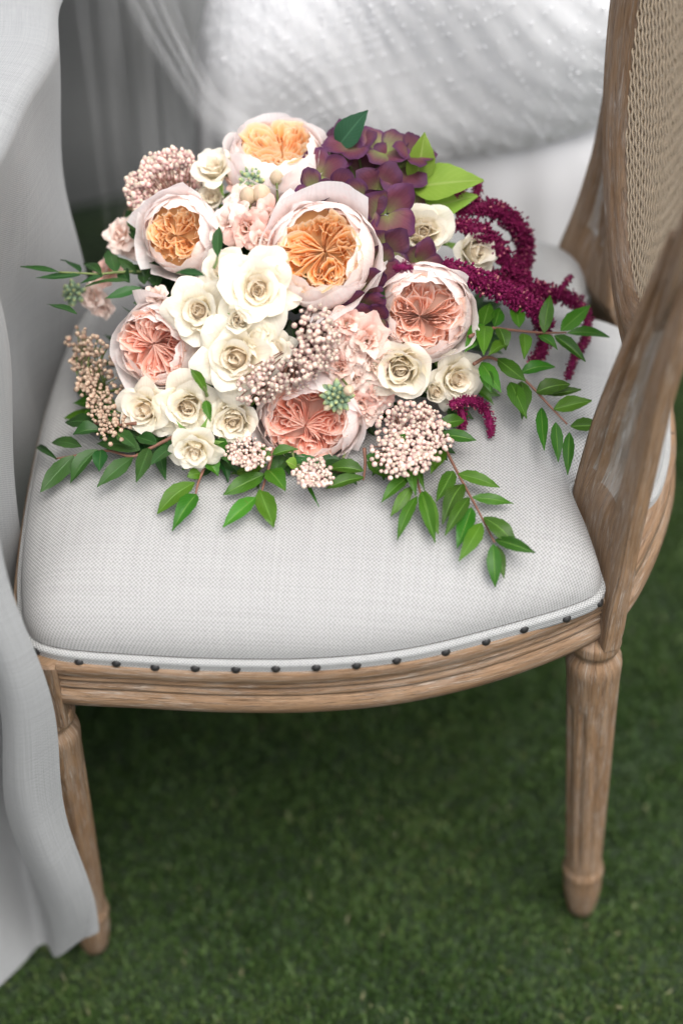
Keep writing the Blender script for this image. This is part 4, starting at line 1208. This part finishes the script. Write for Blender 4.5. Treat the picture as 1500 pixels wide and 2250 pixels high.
# --- hydrangea
def hydrangea():
    rng = random.Random(4); nr = np.random.default_rng(4)
    fl = [(790, 395, 62, 0.1, -.2), (700, 385, 50, -.5, -.5), (660, 372, 40, -.5, -.4), (775, 322, 48, -.2, -.9), (845, 335, 52, .2, -.9), (870, 372, 56, .5, -.5), (885, 420, 48, .8, 0), (830, 420, 52, .3, .2), (740, 430, 46, -.3, .1),
          (690, 425, 40, -.6, 0), (790, 452, 50, .1, .5), (850, 470, 56, .5, .4), (845, 560, 50, .3, .7), (815, 610, 46, -.1, .9), (815, 660, 40, -.1, 1.0), (955, 548, 48, .9, .3), (870, 520, 52, .3, .4), (835, 695, 38, 0, .8), (745, 345, 46, -.4, -.7), (905, 340, 40, .7, -.9)]
    base = dome(800, 450, 0.5)[0]
    ends = []
    pts = []
    for px, py, r, tx, ty in fl:
        p, n = dome(px, py, 0.95)
        if py > 500: p = p - n * 0.020
        pts.append((p, n)); ends.append(p)
    o, inv = stalks('hydrangea_head', base, ends, 0.0012, M['stem'], 'deep purple hydrangea head with green tinged centres')
    for (px, py, r, tx, ty), (p, n) in zip(fl, pts):
        R = r * 1.3 * depth_of(p) / FPX
        B = basis(facing(tx * 0.8, ty * 0.8), rng.uniform(0, 6.28))
        for k in range(4):
            P = petal(1.02 * rng.uniform(0.9, 1.1), 0.62, [72 + rng.uniform(-16, 8), 66, 72, 80 + rng.uniform(-10, 20)], 1.1, 0.04, 0.0, nr, 11, 9, roll=0.05, ruf=0.06, trim=0.22, point=0.06, wide=0.55)
            P = spin_z(P, PI / 2 * k + rng.uniform(-0.12, 0.12)) * R
            Wd = P @ B + p - base
            sub('petal', Wd, M['hyd_green'] if rng.random() < 0.35 else M['hyd'], o)
        # tiny central bead
    return o


# --- leaves
def leaf_grid(b, t, w, nrm, fold=0.25, arch=0.08, curl=0.0, prof=0.80, nv=12, nu=7, wav=0.0, ph=0.0):
    b = np.asarray(b, float); t = np.asarray(t, float)
    d = t - b; L = np.linalg.norm(d); ax = d / L
    n = unit(nrm - ax * (nrm @ ax)); s = np.cross(ax, n)
    v = np.linspace(0, 1, nv)[:, None]; u = np.linspace(-1, 1, nu)[None, :]
    wd = np.sin(PI * np.clip(v, 0, 1) ** prof) ** 0.95 * (1 + 0.05 * np.sin(40 * v)) * w / 2
    wd = np.maximum(wd, 0.0004)
    up = fold * np.abs(u) * wd + arch * L * np.sin(PI * v) - curl * L * v ** 2 + wav * w * np.sin(9 * v + 2 * u + ph) * np.abs(u)
    return b + ax * (L * v)[..., None] + s * (u * wd)[..., None] + n * (up + 0 * u)[..., None]


def sprig(stem, leaves, seed, label, mat, stem_mat='stem_red', z=None, rad=0.0013, tilt=0.45, zoff=(0.010, 0.006), side=0.25):
    """stem: [(px,py,h)] ; leaves: [(bx,by,tx,ty,w)] in pixels. h = height above the seat, or absolute z when z is given"""
    rng = random.Random(seed)
    def P3(px, py, h): return at_z(px, py, z + h) if z is not None else on_seat(px, py, h)
    sp = np.array([P3(*s) for s in stem])
    base = sp[0]
    path = catmull(sp, 24) - base
    st = tube('leaf_sprig', path, np.linspace(rad * 1.25, rad * 0.6, 24), M[stem_mat], bouquet, 7)
    st.location = Vector(base) - BO
    st['label'] = label
    spx = np.array([(s[0], s[1]) for s in stem], float)
    hs = np.array([s[2] for s in stem], float)
    # height of the stem near each leaf base
    dense = catmull(np.column_stack([spx, hs]), 60)
    for lf in leaves:
        bx, by, tx, ty, w = lf[:5]
        i = np.argmin(np.hypot(dense[:, 0] - bx, dense[:, 1] - by))
        hb = dense[i, 2]
        dh = lf[5] if len(lf) > 5 else 0.0
        b = P3(bx, by, hb + 0.001); t = P3(tx, ty, max(hb + dh + rng.uniform(-0.006, 0.006), 0.004 if z is None else -1))
        W = w * depth_of(b) / FPX * rng.uniform(0.80, 1.04)
        nrm = unit(np.array([0, 0, 1.0]) * (1 - tilt) - DIR * tilt + np.array([rng.uniform(-side, side), rng.uniform(-side, side), 0]))
        P = leaf_grid(b, t, W, nrm, fold=rng.uniform(0.05, 0.65), arch=rng.uniform(0.0, 0.13), curl=rng.uniform(-0.06, 0.09), wav=rng.uniform(0.02, 0.07), prof=rng.uniform(0.72, 0.9), ph=rng.uniform(0, 6))
        me_mat = lf[6] if len(lf) > 6 else mat
        sub('leaf', P - base, M[me_mat], st)
    return st


def big_leaf(bx, by, tx, ty, w, kb, kt, mat, label, nrm, fold=0.3, arch=0.06, curl=0.0):
    b = dome(bx, by, kb)[0]; t = dome(tx, ty, kt)[0]
    # keep the tip at about the base's distance so that the blade is not stretched
    t = CAM + ray(tx, ty) * ((depth_of(b) * 0.99))
    W = w * depth_of(b) / FPX
    P = leaf_grid(b, t, W, np.asarray(nrm, float), fold, arch, curl, prof=0.72, nv=14, nu=9, wav=0.03)
    o = grid('leaf', P - b, M[mat], bouquet)
    o.location = Vector(b) - BO
    o['label'] = label
    return o


# --- amaranth tassels
ICO_V = np.array([(0, 0, 1), (0.894, 0, 0.447), (0.276, 0.851, 0.447), (-0.724, 0.526, 0.447), (-0.724, -0.526, 0.447), (0.276, -0.851, 0.447), (0.724, 0.526, -0.447), (-0.276, 0.851, -0.447), (-0.894, 0, -0.447), (-0.276, -0.851, -0.447), (0.724, -0.526, -0.447), (0, 0, -1)])
ICO_F = np.array([(0, 1, 2), (0, 2, 3), (0, 3, 4), (0, 4, 5), (0, 5, 1), (1, 6, 2), (2, 7, 3), (3, 8, 4), (4, 9, 5), (5, 10, 1), (2, 6, 7), (3, 7, 8), (4, 8, 9), (5, 9, 10), (1, 10, 6), (6, 11, 7), (7, 11, 8), (8, 11, 9), (9, 11, 10), (10, 11, 6)])


def tassel(pts, seed, label):
    """pts: (px, py, height above the seat, half-width px)"""
    rg = np.random.default_rng(seed)
    P = np.array([on_seat(a, b, h) for a, b, h, w in pts])
    W = np.array([p[3] for p in pts]) * np.array([depth_of(p) for p in P]) / FPX
    path = catmull(np.column_stack([P, W]), 260)
    base = path[0, :3].copy()
    L = np.linalg.norm(np.diff(path[:, :3], axis=0), axis=1).sum()
    T, Nn, Bb = frames(path[:, :3], (0.31, 0.2, 0.93))
    n = int(L * path[:, 3].mean() * 2 * PI / (0.0024 ** 2) * 1.45)
    i = rg.integers(0, 260, n); a = rg.uniform(0, 2 * PI, n)
    lump = 1 + 0.22 * np.sin(i * 0.55 + 2 * np.sin(a)) + 0.12 * np.sin(i * 1.3 + 3 * a)
    q = path[i, 3] * np.sqrt(rg.uniform(0.45, 1.0, n)) * lump
    d = np.cos(a)[:, None] * Nn[i] + np.sin(a)[:, None] * Bb[i]
    c = path[i, :3] + d * q[:, None] + T[i] * rg.uniform(-0.001, 0.001, n)[:, None]
    r = rg.uniform(0.0006, 0.0014, n) * np.clip(path[i, 3] / 0.008, 0.6, 1.1)
    st = rg.uniform(0.75, 1.5, n)
    S = ICO_V[None] * r[:, None, None]
    S = S + d[:, None, :] * (np.einsum('vk,nk->nv', ICO_V, d) * (r * (st - 0.5))[:, None])[..., None]
    V = (c[:, None] + S - base).reshape(-1, 3)
    F = (np.arange(n)[:, None, None] * 12 + ICO_F[None]).reshape(-1, 3)
    me = mesh_data('amaranth_tassel', V, F, M['amar'])
    me.materials.append(M['amar_pale'])
    mi = np.repeat((rg.random(n) < 0.05).astype(np.int32), 20)
    me.polygons.foreach_set('material_index', mi)
    # flower string that carries the beads
    o = obj('amaranth_tassel', me, bouquet)
    o.location = Vector(base) - BO
    o['label'] = label; o['kind'] = 'stuff'
    ax = path[::6]
    tube('stem', ax[:, :3] - base, ax[:, 3] * 0.62, M['amar'], o, 8)
    return o


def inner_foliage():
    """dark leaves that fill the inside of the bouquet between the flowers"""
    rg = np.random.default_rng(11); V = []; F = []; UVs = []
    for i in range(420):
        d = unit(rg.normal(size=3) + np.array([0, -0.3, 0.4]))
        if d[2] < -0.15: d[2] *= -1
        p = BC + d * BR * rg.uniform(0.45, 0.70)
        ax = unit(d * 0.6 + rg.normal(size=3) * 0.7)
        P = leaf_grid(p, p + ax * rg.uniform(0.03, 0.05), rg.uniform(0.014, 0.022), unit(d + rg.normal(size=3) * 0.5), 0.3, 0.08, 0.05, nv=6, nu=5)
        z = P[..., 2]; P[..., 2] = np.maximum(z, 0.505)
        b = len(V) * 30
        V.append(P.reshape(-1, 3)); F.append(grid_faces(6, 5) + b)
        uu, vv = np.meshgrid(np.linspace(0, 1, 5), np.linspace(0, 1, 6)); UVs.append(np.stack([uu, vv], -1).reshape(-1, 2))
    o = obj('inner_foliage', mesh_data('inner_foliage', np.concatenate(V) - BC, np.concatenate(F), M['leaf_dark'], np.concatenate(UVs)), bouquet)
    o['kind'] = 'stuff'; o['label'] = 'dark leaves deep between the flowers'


inner_foliage()
# garden roses: px, py, radius px, tip right, tip down, heart
garden_rose(705, 556, 122, -0.03, -0.06, M['j_orange'], 21, 'largest garden rose with open orange pleated heart at the centre', 0.18, 0.64, 0.3)
garden_rose(396, 516, 92, -0.30, 0.10, M['j_orange'], 32, 'pale pink garden rose with small orange heart at the upper left', 0.10, 0.58, 1.0)
garden_rose(350, 760, 100, -0.40, 0.22, M['j_coral'], 43, 'garden rose with deep coral heart at the left edge', 0.05, 0.70, 0.5)
garden_rose(930, 688, 110, 0.05, 0.12, M['j_peach'], 54, 'garden rose with pink peach heart at the right', 0.12, 0.68, 0.1)
garden_rose(678, 922, 115, -0.10, 0.42, M['j_coral'], 65, 'garden rose with coral heart at the front edge, tipped forward', 0.10, 0.70, 0.2)
garden_rose(610, 345, 112, 0.0, -0.85, M['j_orange'], 76, 'whitish garden rose facing up at the top of the bouquet', 0.05, 0.60, 0.7)

for a in [
    (566, 636, 86, 0.12, 0.15, 'open', 101, 'widest open cream spray rose left of the central garden rose', 0.35),
    (437, 683, 64, -0.15, 0.05, 'half', 102, 'cream spray rose between two garden roses at the left', 0.35),
    (527, 702, 34, -0.1, 0.15, 'bud', 103, 'small closed cream rosebud in the middle of the spray roses', 0.8),
    (520, 785, 80, -0.05, 0.15, 'half', 104, 'cream spray rose above the front garden rose, left of the bead flowers', 0.35),
    (412, 895, 66, -0.05, 0.25, 'half', 105, 'open cream spray rose at the lower left, with a green sepal', 0.45),
    (322, 900, 60, -0.45, 0.25, 'half', 106, 'cream spray rose leaning left beside the dry bead flowers', 0.25),
    (515, 918, 52, -0.05, 0.40, 'cup', 107, 'small cream spray rose left of the front garden rose', 0.25),
    (428, 985, 50, -0.1, 0.75, 'half', 108, 'lowest cream spray rose, hanging over the seat linen', 0.3),
    (925, 512, 58, 0.20, -0.05, 'cup', 109, 'cream spray rose in front of the lime leaf', 0.9),
    (1040, 553, 48, 0.45, 0.10, 'cup', 110, 'cream spray rose beside the magenta tassels', 0.5),
    (880, 808, 66, -0.05, 0.25, 'cup', 111, 'cream spray rose right of the pink stock', 0.35),
    (1000, 832, 56, 0.40, 0.30, 'half', 112, 'cream spray rose at the lower right, next to the leaf sprigs', 0.3),
    (952, 858, 26, 0.2, 0.3, 'bud', 113, 'cream rosebud tucked between two spray roses at the lower right', 0.3),
    (492, 596, 50, -0.35, -0.2, 'half', 116, 'cream spray rose half hidden behind the widest open one', 0.0),
    (604, 768, 46, 0.25, 0.05, 'open', 117, 'flat opened cream spray rose touching the middle bead flowers', 0.15),
    (565, 735, 40, 0.1, 0.2, 'cup', 118, 'cream spray rose wedged between the bud and the bead flowers', 0.1),
    (470, 372, 44, -0.3, -0.5, 'half', 114, 'cream spray rose at the back, left of the top garden rose', 0.2),
    (468, 438, 34, -0.2, -0.2, 'cup', 115, 'small cream spray rose above the upper left garden rose', 0.2),
]: spray_rose(*a)

k = 200
for a in [(540, 440, 36, -.2, -.2), (592, 478, 36, .2, .1), (545, 502, 42, -.1, .2), (505, 496, 36, -.4, .1), (618, 412, 32, .4, -.2), (527, 468, 34, -.3, -.1), (575, 528, 32, 0, .4), (530, 395, 30, -.3, -.5), (600, 385, 28, .3, -.5),
          (803, 748, 46, .1, 0), (762, 712, 34, -.1, -.2), (748, 806, 34, -.3, .2), (778, 828, 32, -.1, .3), (820, 800, 38, .3, .2), (832, 862, 34, .3, .3), (792, 884, 34, 0, .4), (770, 770, 36, -.2, .1), (765, 905, 26, 0, .5), (808, 905, 28, .2, .5),
          (268, 518, 36, -.5, -.2), (205, 652, 28, -.5, .1), (228, 672, 26, -.3, .3), (236, 602, 30, -.6, -.2), (290, 540, 26, -.4, 0), (345, 655, 24, -.3, 0)]:
    k += 1
    stock_floret(a[0], a[1], a[2], a[3], a[4], k, 0.45 if a[0] > 400 else 0.1)
bud_spike(562, 396, 36, 0.05, -0.15, 26, 301, 'grey green stock buds among pink florets at the top', 2.2, 0.4)
bud_spike(740, 872, 36, -0.1, 0.1, 24, 302, 'grey green stock buds on the front garden rose', 1.6, 0.4)
bud_spike(166, 645, 30, -0.6, 0.1, 18, 303, 'yellow green stock buds sticking out at the left', 0.3, 0.2)
rng0 = random.Random(9)
for (x, y, r) in ((575, 426, 22), (766, 858, 13), (545, 430, 20), (608, 390, 16)):
    p, n = dome(x, y); p = p - unit(ray(x, y)) * 0.040
    o, inv = stalks('stock_bud_spike', p - n * 0.03, [p], 0.0012, M['stem'], 'plump cream stock bud')
    put(CBUD, 'bud', p, unit(n + facing(0.1, 0.2)), r * depth_of(p) / FPX, o, inv, rng0)

rice_head([(335, 440), (365, 405), (400, 395)], 50, 295, 14, 401, 'bead like rice flower head at the upper left back', k=0.84)
rice_head([(690, 712), (700, 735), (695, 770), (650, 800), (595, 822), (565, 835)], 44, 298, 14, 402, 'pinkish rice flower beads in the middle of the bouquet', lift=0.012)
rice_head([(850, 925), (885, 905), (915, 935), (880, 960), (850, 970)], 50, 298, 14, 403, 'creamy rice flower beads at the front right', lift=0.015)
rice_head([(205, 745), (215, 790), (225, 840), (245, 890), (265, 930)], 36, 298, 12, 404, 'brownish dry rice flower beads at the left edge', RICE_DRY, k=0.92)
rice_head([(525, 978), (555, 990), (572, 985)], 26, 90, 12.5, 405, 'small rice flower tuft under the cream roses at the front')
rice_head([(665, 1028), (690, 1032), (712, 1030)], 22, 80, 12.5, 406, 'small rice flower tuft under the front garden rose')
hydrangea()

big_leaf(872, 478, 1049, 430, 104, 0.80, 1.0, 'leaf_lime', 'broad lime green leaf pointing right, nearest', facing(0.1, -0.4), 0.2, 0.03)
big_leaf(912, 402, 932, 290, 66, 0.80, 1.0, 'leaf_lime', 'upright lime green leaf', facing(0.25, 0.0), 0.35, 0.05)
big_leaf(905, 412, 1062, 396, 92, 0.70, 1.0, 'leaf_lime', 'broad lime green leaf furthest back', facing(0.15, -0.4), 0.2, 0.03)
big_leaf(742, 322, 808, 242, 60, 0.84, 1.0, 'leaf_teal', 'dark blue green leaf at the very top', facing(-0.2, 0.1), 0.35, 0.04)

LS = [
    ([(950, 925, .03), (968, 965, .022), (985, 1000, .018), (1015, 1058, .014), (1050, 1122, .012), (1086, 1192, .012)],
     [(965, 955, 1046, 966, 36), (1006, 1041, 1097, 1071, 38), (1037, 1093, 1127, 1108, 34), (1062, 1137, 1136, 1199, 42), (1087, 1186, 1175, 1215, 34, .01), (1083, 1195, 1087, 1291, 32), (1091, 1200, 1107, 1270, 24), (1058, 1149, 1006, 1235, 38), (1036, 1116, 1004, 1202, 40), (1030, 1093, 976, 1179, 32), (1016, 1063, 971, 1147, 46), (995, 1035, 960, 1098, 38), (975, 990, 946, 1040, 36), (960, 935, 1020, 925, 34)],
     501, 'leaf sprig with reddish stem trailing furthest towards the chair front', 'leaf'),
    ([(890, 965, .03), (905, 1005, .022), (916, 1055, .016), (925, 1090, .014)],
     [(926, 1080, 955, 1188, 38), (932, 1078, 962, 1172, 36), (915, 1091, 871, 1182, 36), (905, 1068, 859, 1132, 32), (898, 1048, 837, 1100, 32), (896, 1000, 913, 1088, 28), (906, 1007, 932, 1075, 22), (869, 946, 894, 985, 22)],
     502, 'short leaf sprig just left of the reddish stemmed sprig', 'leaf'),
    ([(800, 985, .02), (802, 1015, .016), (800, 1040, .013), (798, 1055, .012)],
     [(806, 1014, 873, 1053, 38), (800, 1036, 717, 1030, 36), (799, 1049, 715, 1077, 30), (805, 1000, 850, 1020, 36)],
     503, 'leaf sprig below the creamy bead flowers', 'leaf'),
    ([(600, 985, .02), (592, 1020, .014), (584, 1050, .012), (575, 1080, .011)],
     [(582, 1042, 490, 1085, 46), (563, 1092, 490, 1158, 42), (570, 1075, 602, 1160, 46), (586, 1020, 507, 1040, 42), (590, 1032, 626, 1074, 46), (596, 1000, 560, 1005, 38), (598, 1000, 655, 985, 30)],
     504, 'leaf sprig at the front centre with four spread leaves', 'leaf'),
    ([(465, 985, .02), (448, 1030, .014), (436, 1060, .012), (430, 1086, .011)],
     [(428, 1060, 345, 1127, 46), (432, 1086, 379, 1163, 42), (452, 1012, 480, 1044, 38), (440, 1040, 412, 1046, 34), (455, 1000, 400, 1030, 38), (470, 965, 502, 1016, 42)],
     505, 'leaf sprig left of centre with two leaves pointing at the front rail', 'leaf'),
    ([(390, 955, .025), (330, 985, .018), (290, 1003, .015), (235, 990, .014), (170, 1000, .013), (122, 1008, .014)],
     [(293, 1004, 214, 1069, 42), (328, 985, 300, 1057, 42), (215, 988, 152, 1059, 46), (163, 1001, 90, 1084, 46), (222, 988, 218, 1036, 36), (309, 988, 211, 972, 46), (260, 955, 328, 975, 40), (180, 982, 115, 973, 32), (125, 1008, 80, 980, 16), (386, 978, 332, 1022, 38), (345, 975, 300, 960, 36), (395, 970, 370, 1000, 36)],
     506, 'dark leaf sprig reaching to the left edge of the seat', 'leaf_dark'),
    ([(300, 930, .03), (250, 935, .026), (205, 930, .022)],
     [(208, 928, 140, 925, 38), (222, 945, 162, 957, 36), (250, 925, 195, 880, 40), (235, 915, 188, 868, 30), (260, 950, 300, 985, 36)],
     507, 'dark leaves under the dry bead flowers at the left', 'leaf_dark'),
    ([(1040, 800, .05), (1072, 785, .045), (1110, 803, .035), (1160, 842, .025), (1205, 890, .018), (1245, 932, .014)],
     [(1091, 788, 1154, 837, 38), (1142, 820, 1219, 802, 40), (1177, 862, 1252, 844, 46), (1200, 868, 1275, 858, 30), (1215, 900, 1298, 882, 36), (1145, 838, 1145, 922, 38), (1056, 797, 1098, 858, 38), (1188, 896, 1195, 993, 30), (1220, 928, 1225, 1017, 28), (1250, 950, 1246, 1043, 30), (1252, 937, 1322, 934, 34), (1120, 840, 1156, 920, 36), (1062, 810, 1080, 865, 34)],
     508, 'long leaf sprig curving over the right of the seat', 'leaf'),
    ([(1030, 740, .07), (1075, 722, .065), (1120, 725, .055), (1185, 731, .045), (1243, 731, .040)],
     [(1194, 732, 1208, 648, 32, .015), (1231, 727, 1296, 671, 36, .01), (1245, 732, 1341, 737, 28), (1217, 737, 1286, 793, 36), (1182, 737, 1224, 765, 30), (1150, 733, 1152, 785, 32), (1063, 713, 1023, 770, 48), (1065, 716, 1062, 783, 38), (1140, 720, 1126, 667, 34), (1110, 757, 1072, 782, 34), (1095, 720, 1110, 770, 34), (1085, 718, 1100, 672, 34), (1060, 715, 1075, 668, 38)],
     509, 'leaf sprig under the magenta tassels, pointing right', 'leaf'),
]
for st, lv, sd, lb, mt in LS: sprig(st, lv, sd, lb, mt)
# sprigs in the air at the left
sprig([(345, 600, 0), (308, 597, 0), (261, 598, 0.004), (219, 602, 0.006), (177, 600, 0.008), (130, 598, 0.012)],
      [(130, 598, 44, 583, 14), (177, 599, 134, 566, 30), (224, 605, 182, 577, 26), (177, 604, 79, 613, 22), (255, 600, 238, 546, 44), (228, 606, 177, 622, 18), (285, 618, 187, 624, 22), (310, 632, 231, 655, 30), (285, 622, 268, 592, 30), (318, 625, 312, 598, 30), (318, 612, 338, 566, 46), (345, 632, 350, 595, 40), (300, 600, 258, 566, 28), (170, 690, 103, 672, 26), (320, 600, 280, 590, 30)],
      510, 'leaf sprig sticking out to the left over the tablecloth gap', 'leaf_dark', 'stem', z=0.585, side=0.6)
sprig([(330, 555, 0.0), (318, 530, 0.004), (308, 508, 0.006)], [(308, 512, 277, 455, 38), (314, 532, 284, 498, 34), (322, 548, 300, 520, 30)], 511, 'pair of pointed leaves beside the upper left bead flowers', 'leaf_dark', 'stem', z=0.60, side=0.5)
sprig([(470, 590, 0.0), (476, 575, 0.003), (478, 563, 0.004)], [(479, 565, 482, 502, 28), (450, 606, 385, 597, 24)], 512, 'single leaves between the left garden rose and the cream roses', 'leaf_dark', 'stem', z=0.668, side=0.2)
sprig([(640, 985, 0.02), (645, 1005, 0.016)], [(628, 1014, 655, 1026, 36, 0.0, 'leaf_lime')], 513, 'small round olive leaf under the front garden rose', 'leaf_lime', 'stem')
sprig([(655, 1020, 0.02), (662, 1038, 0.014)], [(662, 1038, 700, 1112, 10)], 514, 'single narrow blade lying on the linen', 'leaf', 'stem')
sprig([(455, 870, 0.08), (448, 850, 0.09)], [(455, 866, 420, 812, 22), (452, 880, 462, 925, 26)], 515, 'slender green leaf behind the lower left cream rose', 'leaf', 'stem')

COLLAR = [(255, 945, -60, 45, 'upper left of the dark sprig'), (350, 985, -35, 70, 'under the leaning cream rose'), (480, 1015, -10, 70, 'under the lowest cream rose'), (545, 1015, -40, 60, 'beside the small bead tuft'), (640, 1020, 30, 62, 'under the front garden rose'),
          (745, 1025, -25, 58, 'right of the front garden rose'), (850, 1005, 20, 70, 'under the creamy beads'), (940, 975, 45, 60, 'left of the reddish stem'), (1005, 900, 70, 40, 'beside the small magenta tassel'), (1045, 850, 75, 30, 'under the lower right cream rose'),
          (1050, 745, 80, -5, 'under the right garden rose'), (1060, 690, 75, -30, 'behind the right garden rose'), (205, 905, -70, 20, 'under the dry beads'), (300, 965, -50, 62, 'left of the cream roses')]
rc = random.Random(77)
for ci, (cx_, cy_, dx_, dy_, where) in enumerate(COLLAR):
    bx, by = cx_ - dx_ * 0.5, cy_ - dy_ * 0.5
    lv = []
    for q_ in range(5):
        a_ = math.atan2(dy_, dx_) + (q_ - 2.0) * 0.48 + rc.uniform(-0.15, 0.15)
        L_ = rc.uniform(52, 80); t_ = rc.uniform(0.15, 1.0)
        x0, y0 = bx + (cx_ - bx) * t_, by + (cy_ - by) * t_
        lv.append((x0, y0, x0 + L_ * math.cos(a_), y0 + L_ * 0.85 * math.sin(a_), rc.uniform(26, 38), rc.uniform(-0.012, 0.004)))
    sprig([(bx, by, 0.010), ((bx + cx_) / 2, (by + cy_) / 2, 0.009), (cx_, cy_, 0.007)], lv, 700 + ci, 'short dark leaf spray ' + where, 'leaf_dark' if ci % 3 else 'leaf', 'stem', rad=0.0008)

tassel([(1000, 470, .10, 10), (1050, 455, .105, 20), (1100, 468, .095, 22), (1140, 500, .08, 22), (1152, 545, .06, 20), (1145, 590, .05, 18), (1125, 612, .045, 14)], 601, 'magenta amaranth tassel forming the upper loop')
tassel([(1000, 490, .10, 14), (1045, 505, .10, 22), (1090, 540, .085, 22), (1125, 590, .065, 22), (1165, 632, .05, 22), (1215, 645, .04, 20), (1262, 662, .03, 17), (1288, 700, .02, 14), (1285, 745, .014, 11), (1262, 785, .010, 10), (1245, 830, .008, 8)], 602, 'longest magenta amaranth tassel, trailing to the right')
tassel([(975, 575, .10, 12), (1030, 605, .09, 22), (1085, 632, .075, 24), (1140, 660, .06, 22), (1185, 690, .045, 19), (1208, 720, .035, 13)], 603, 'magenta amaranth tassel over the right garden rose')
tassel([(1060, 600, .06, 18), (1110, 625, .055, 26), (1160, 655, .045, 24), (1185, 700, .03, 18), (1195, 760, .02, 15), (1165, 800, .015, 12)], 604, 'thick magenta amaranth tassel in the middle of the tangle')
tassel([(865, 588, .15, 8), (885, 587, .155, 13), (908, 588, .155, 8)], 605, 'short magenta amaranth tip above the right garden rose')
tassel([(990, 890, .04, 10), (1030, 880, .03, 14), (1062, 895, .015, 14), (1076, 930, .010, 10), (1078, 958, .008, 6)], 606, 'small magenta amaranth tassel on the linen below the cream roses')
tassel([(1000, 880, .03, 12), (1016, 915, .018, 13), (1012, 945, .010, 8)], 607, 'magenta amaranth stub beside the leaf sprig')
tassel([(1225, 650, .04, 8), (1240, 625, .05, 9), (1256, 605, .058, 5)], 608, 'thin magenta amaranth tip pointing up at the far right')
tassel([(1000, 430, .12, 8), (1018, 408, .125, 12), (1026, 394, .13, 6)], 609, 'pointed magenta amaranth tip above the lime leaf')
tassel([(1040, 440, .11, 12), (1050, 412, .115, 13), (1045, 402, .118, 7)], 610, 'blunt magenta amaranth tip behind the lime leaf')
tag(bouquet, 'bridal bouquet of peach garden roses, cream roses and magenta tassels lying on the linen seat', 'bouquet')
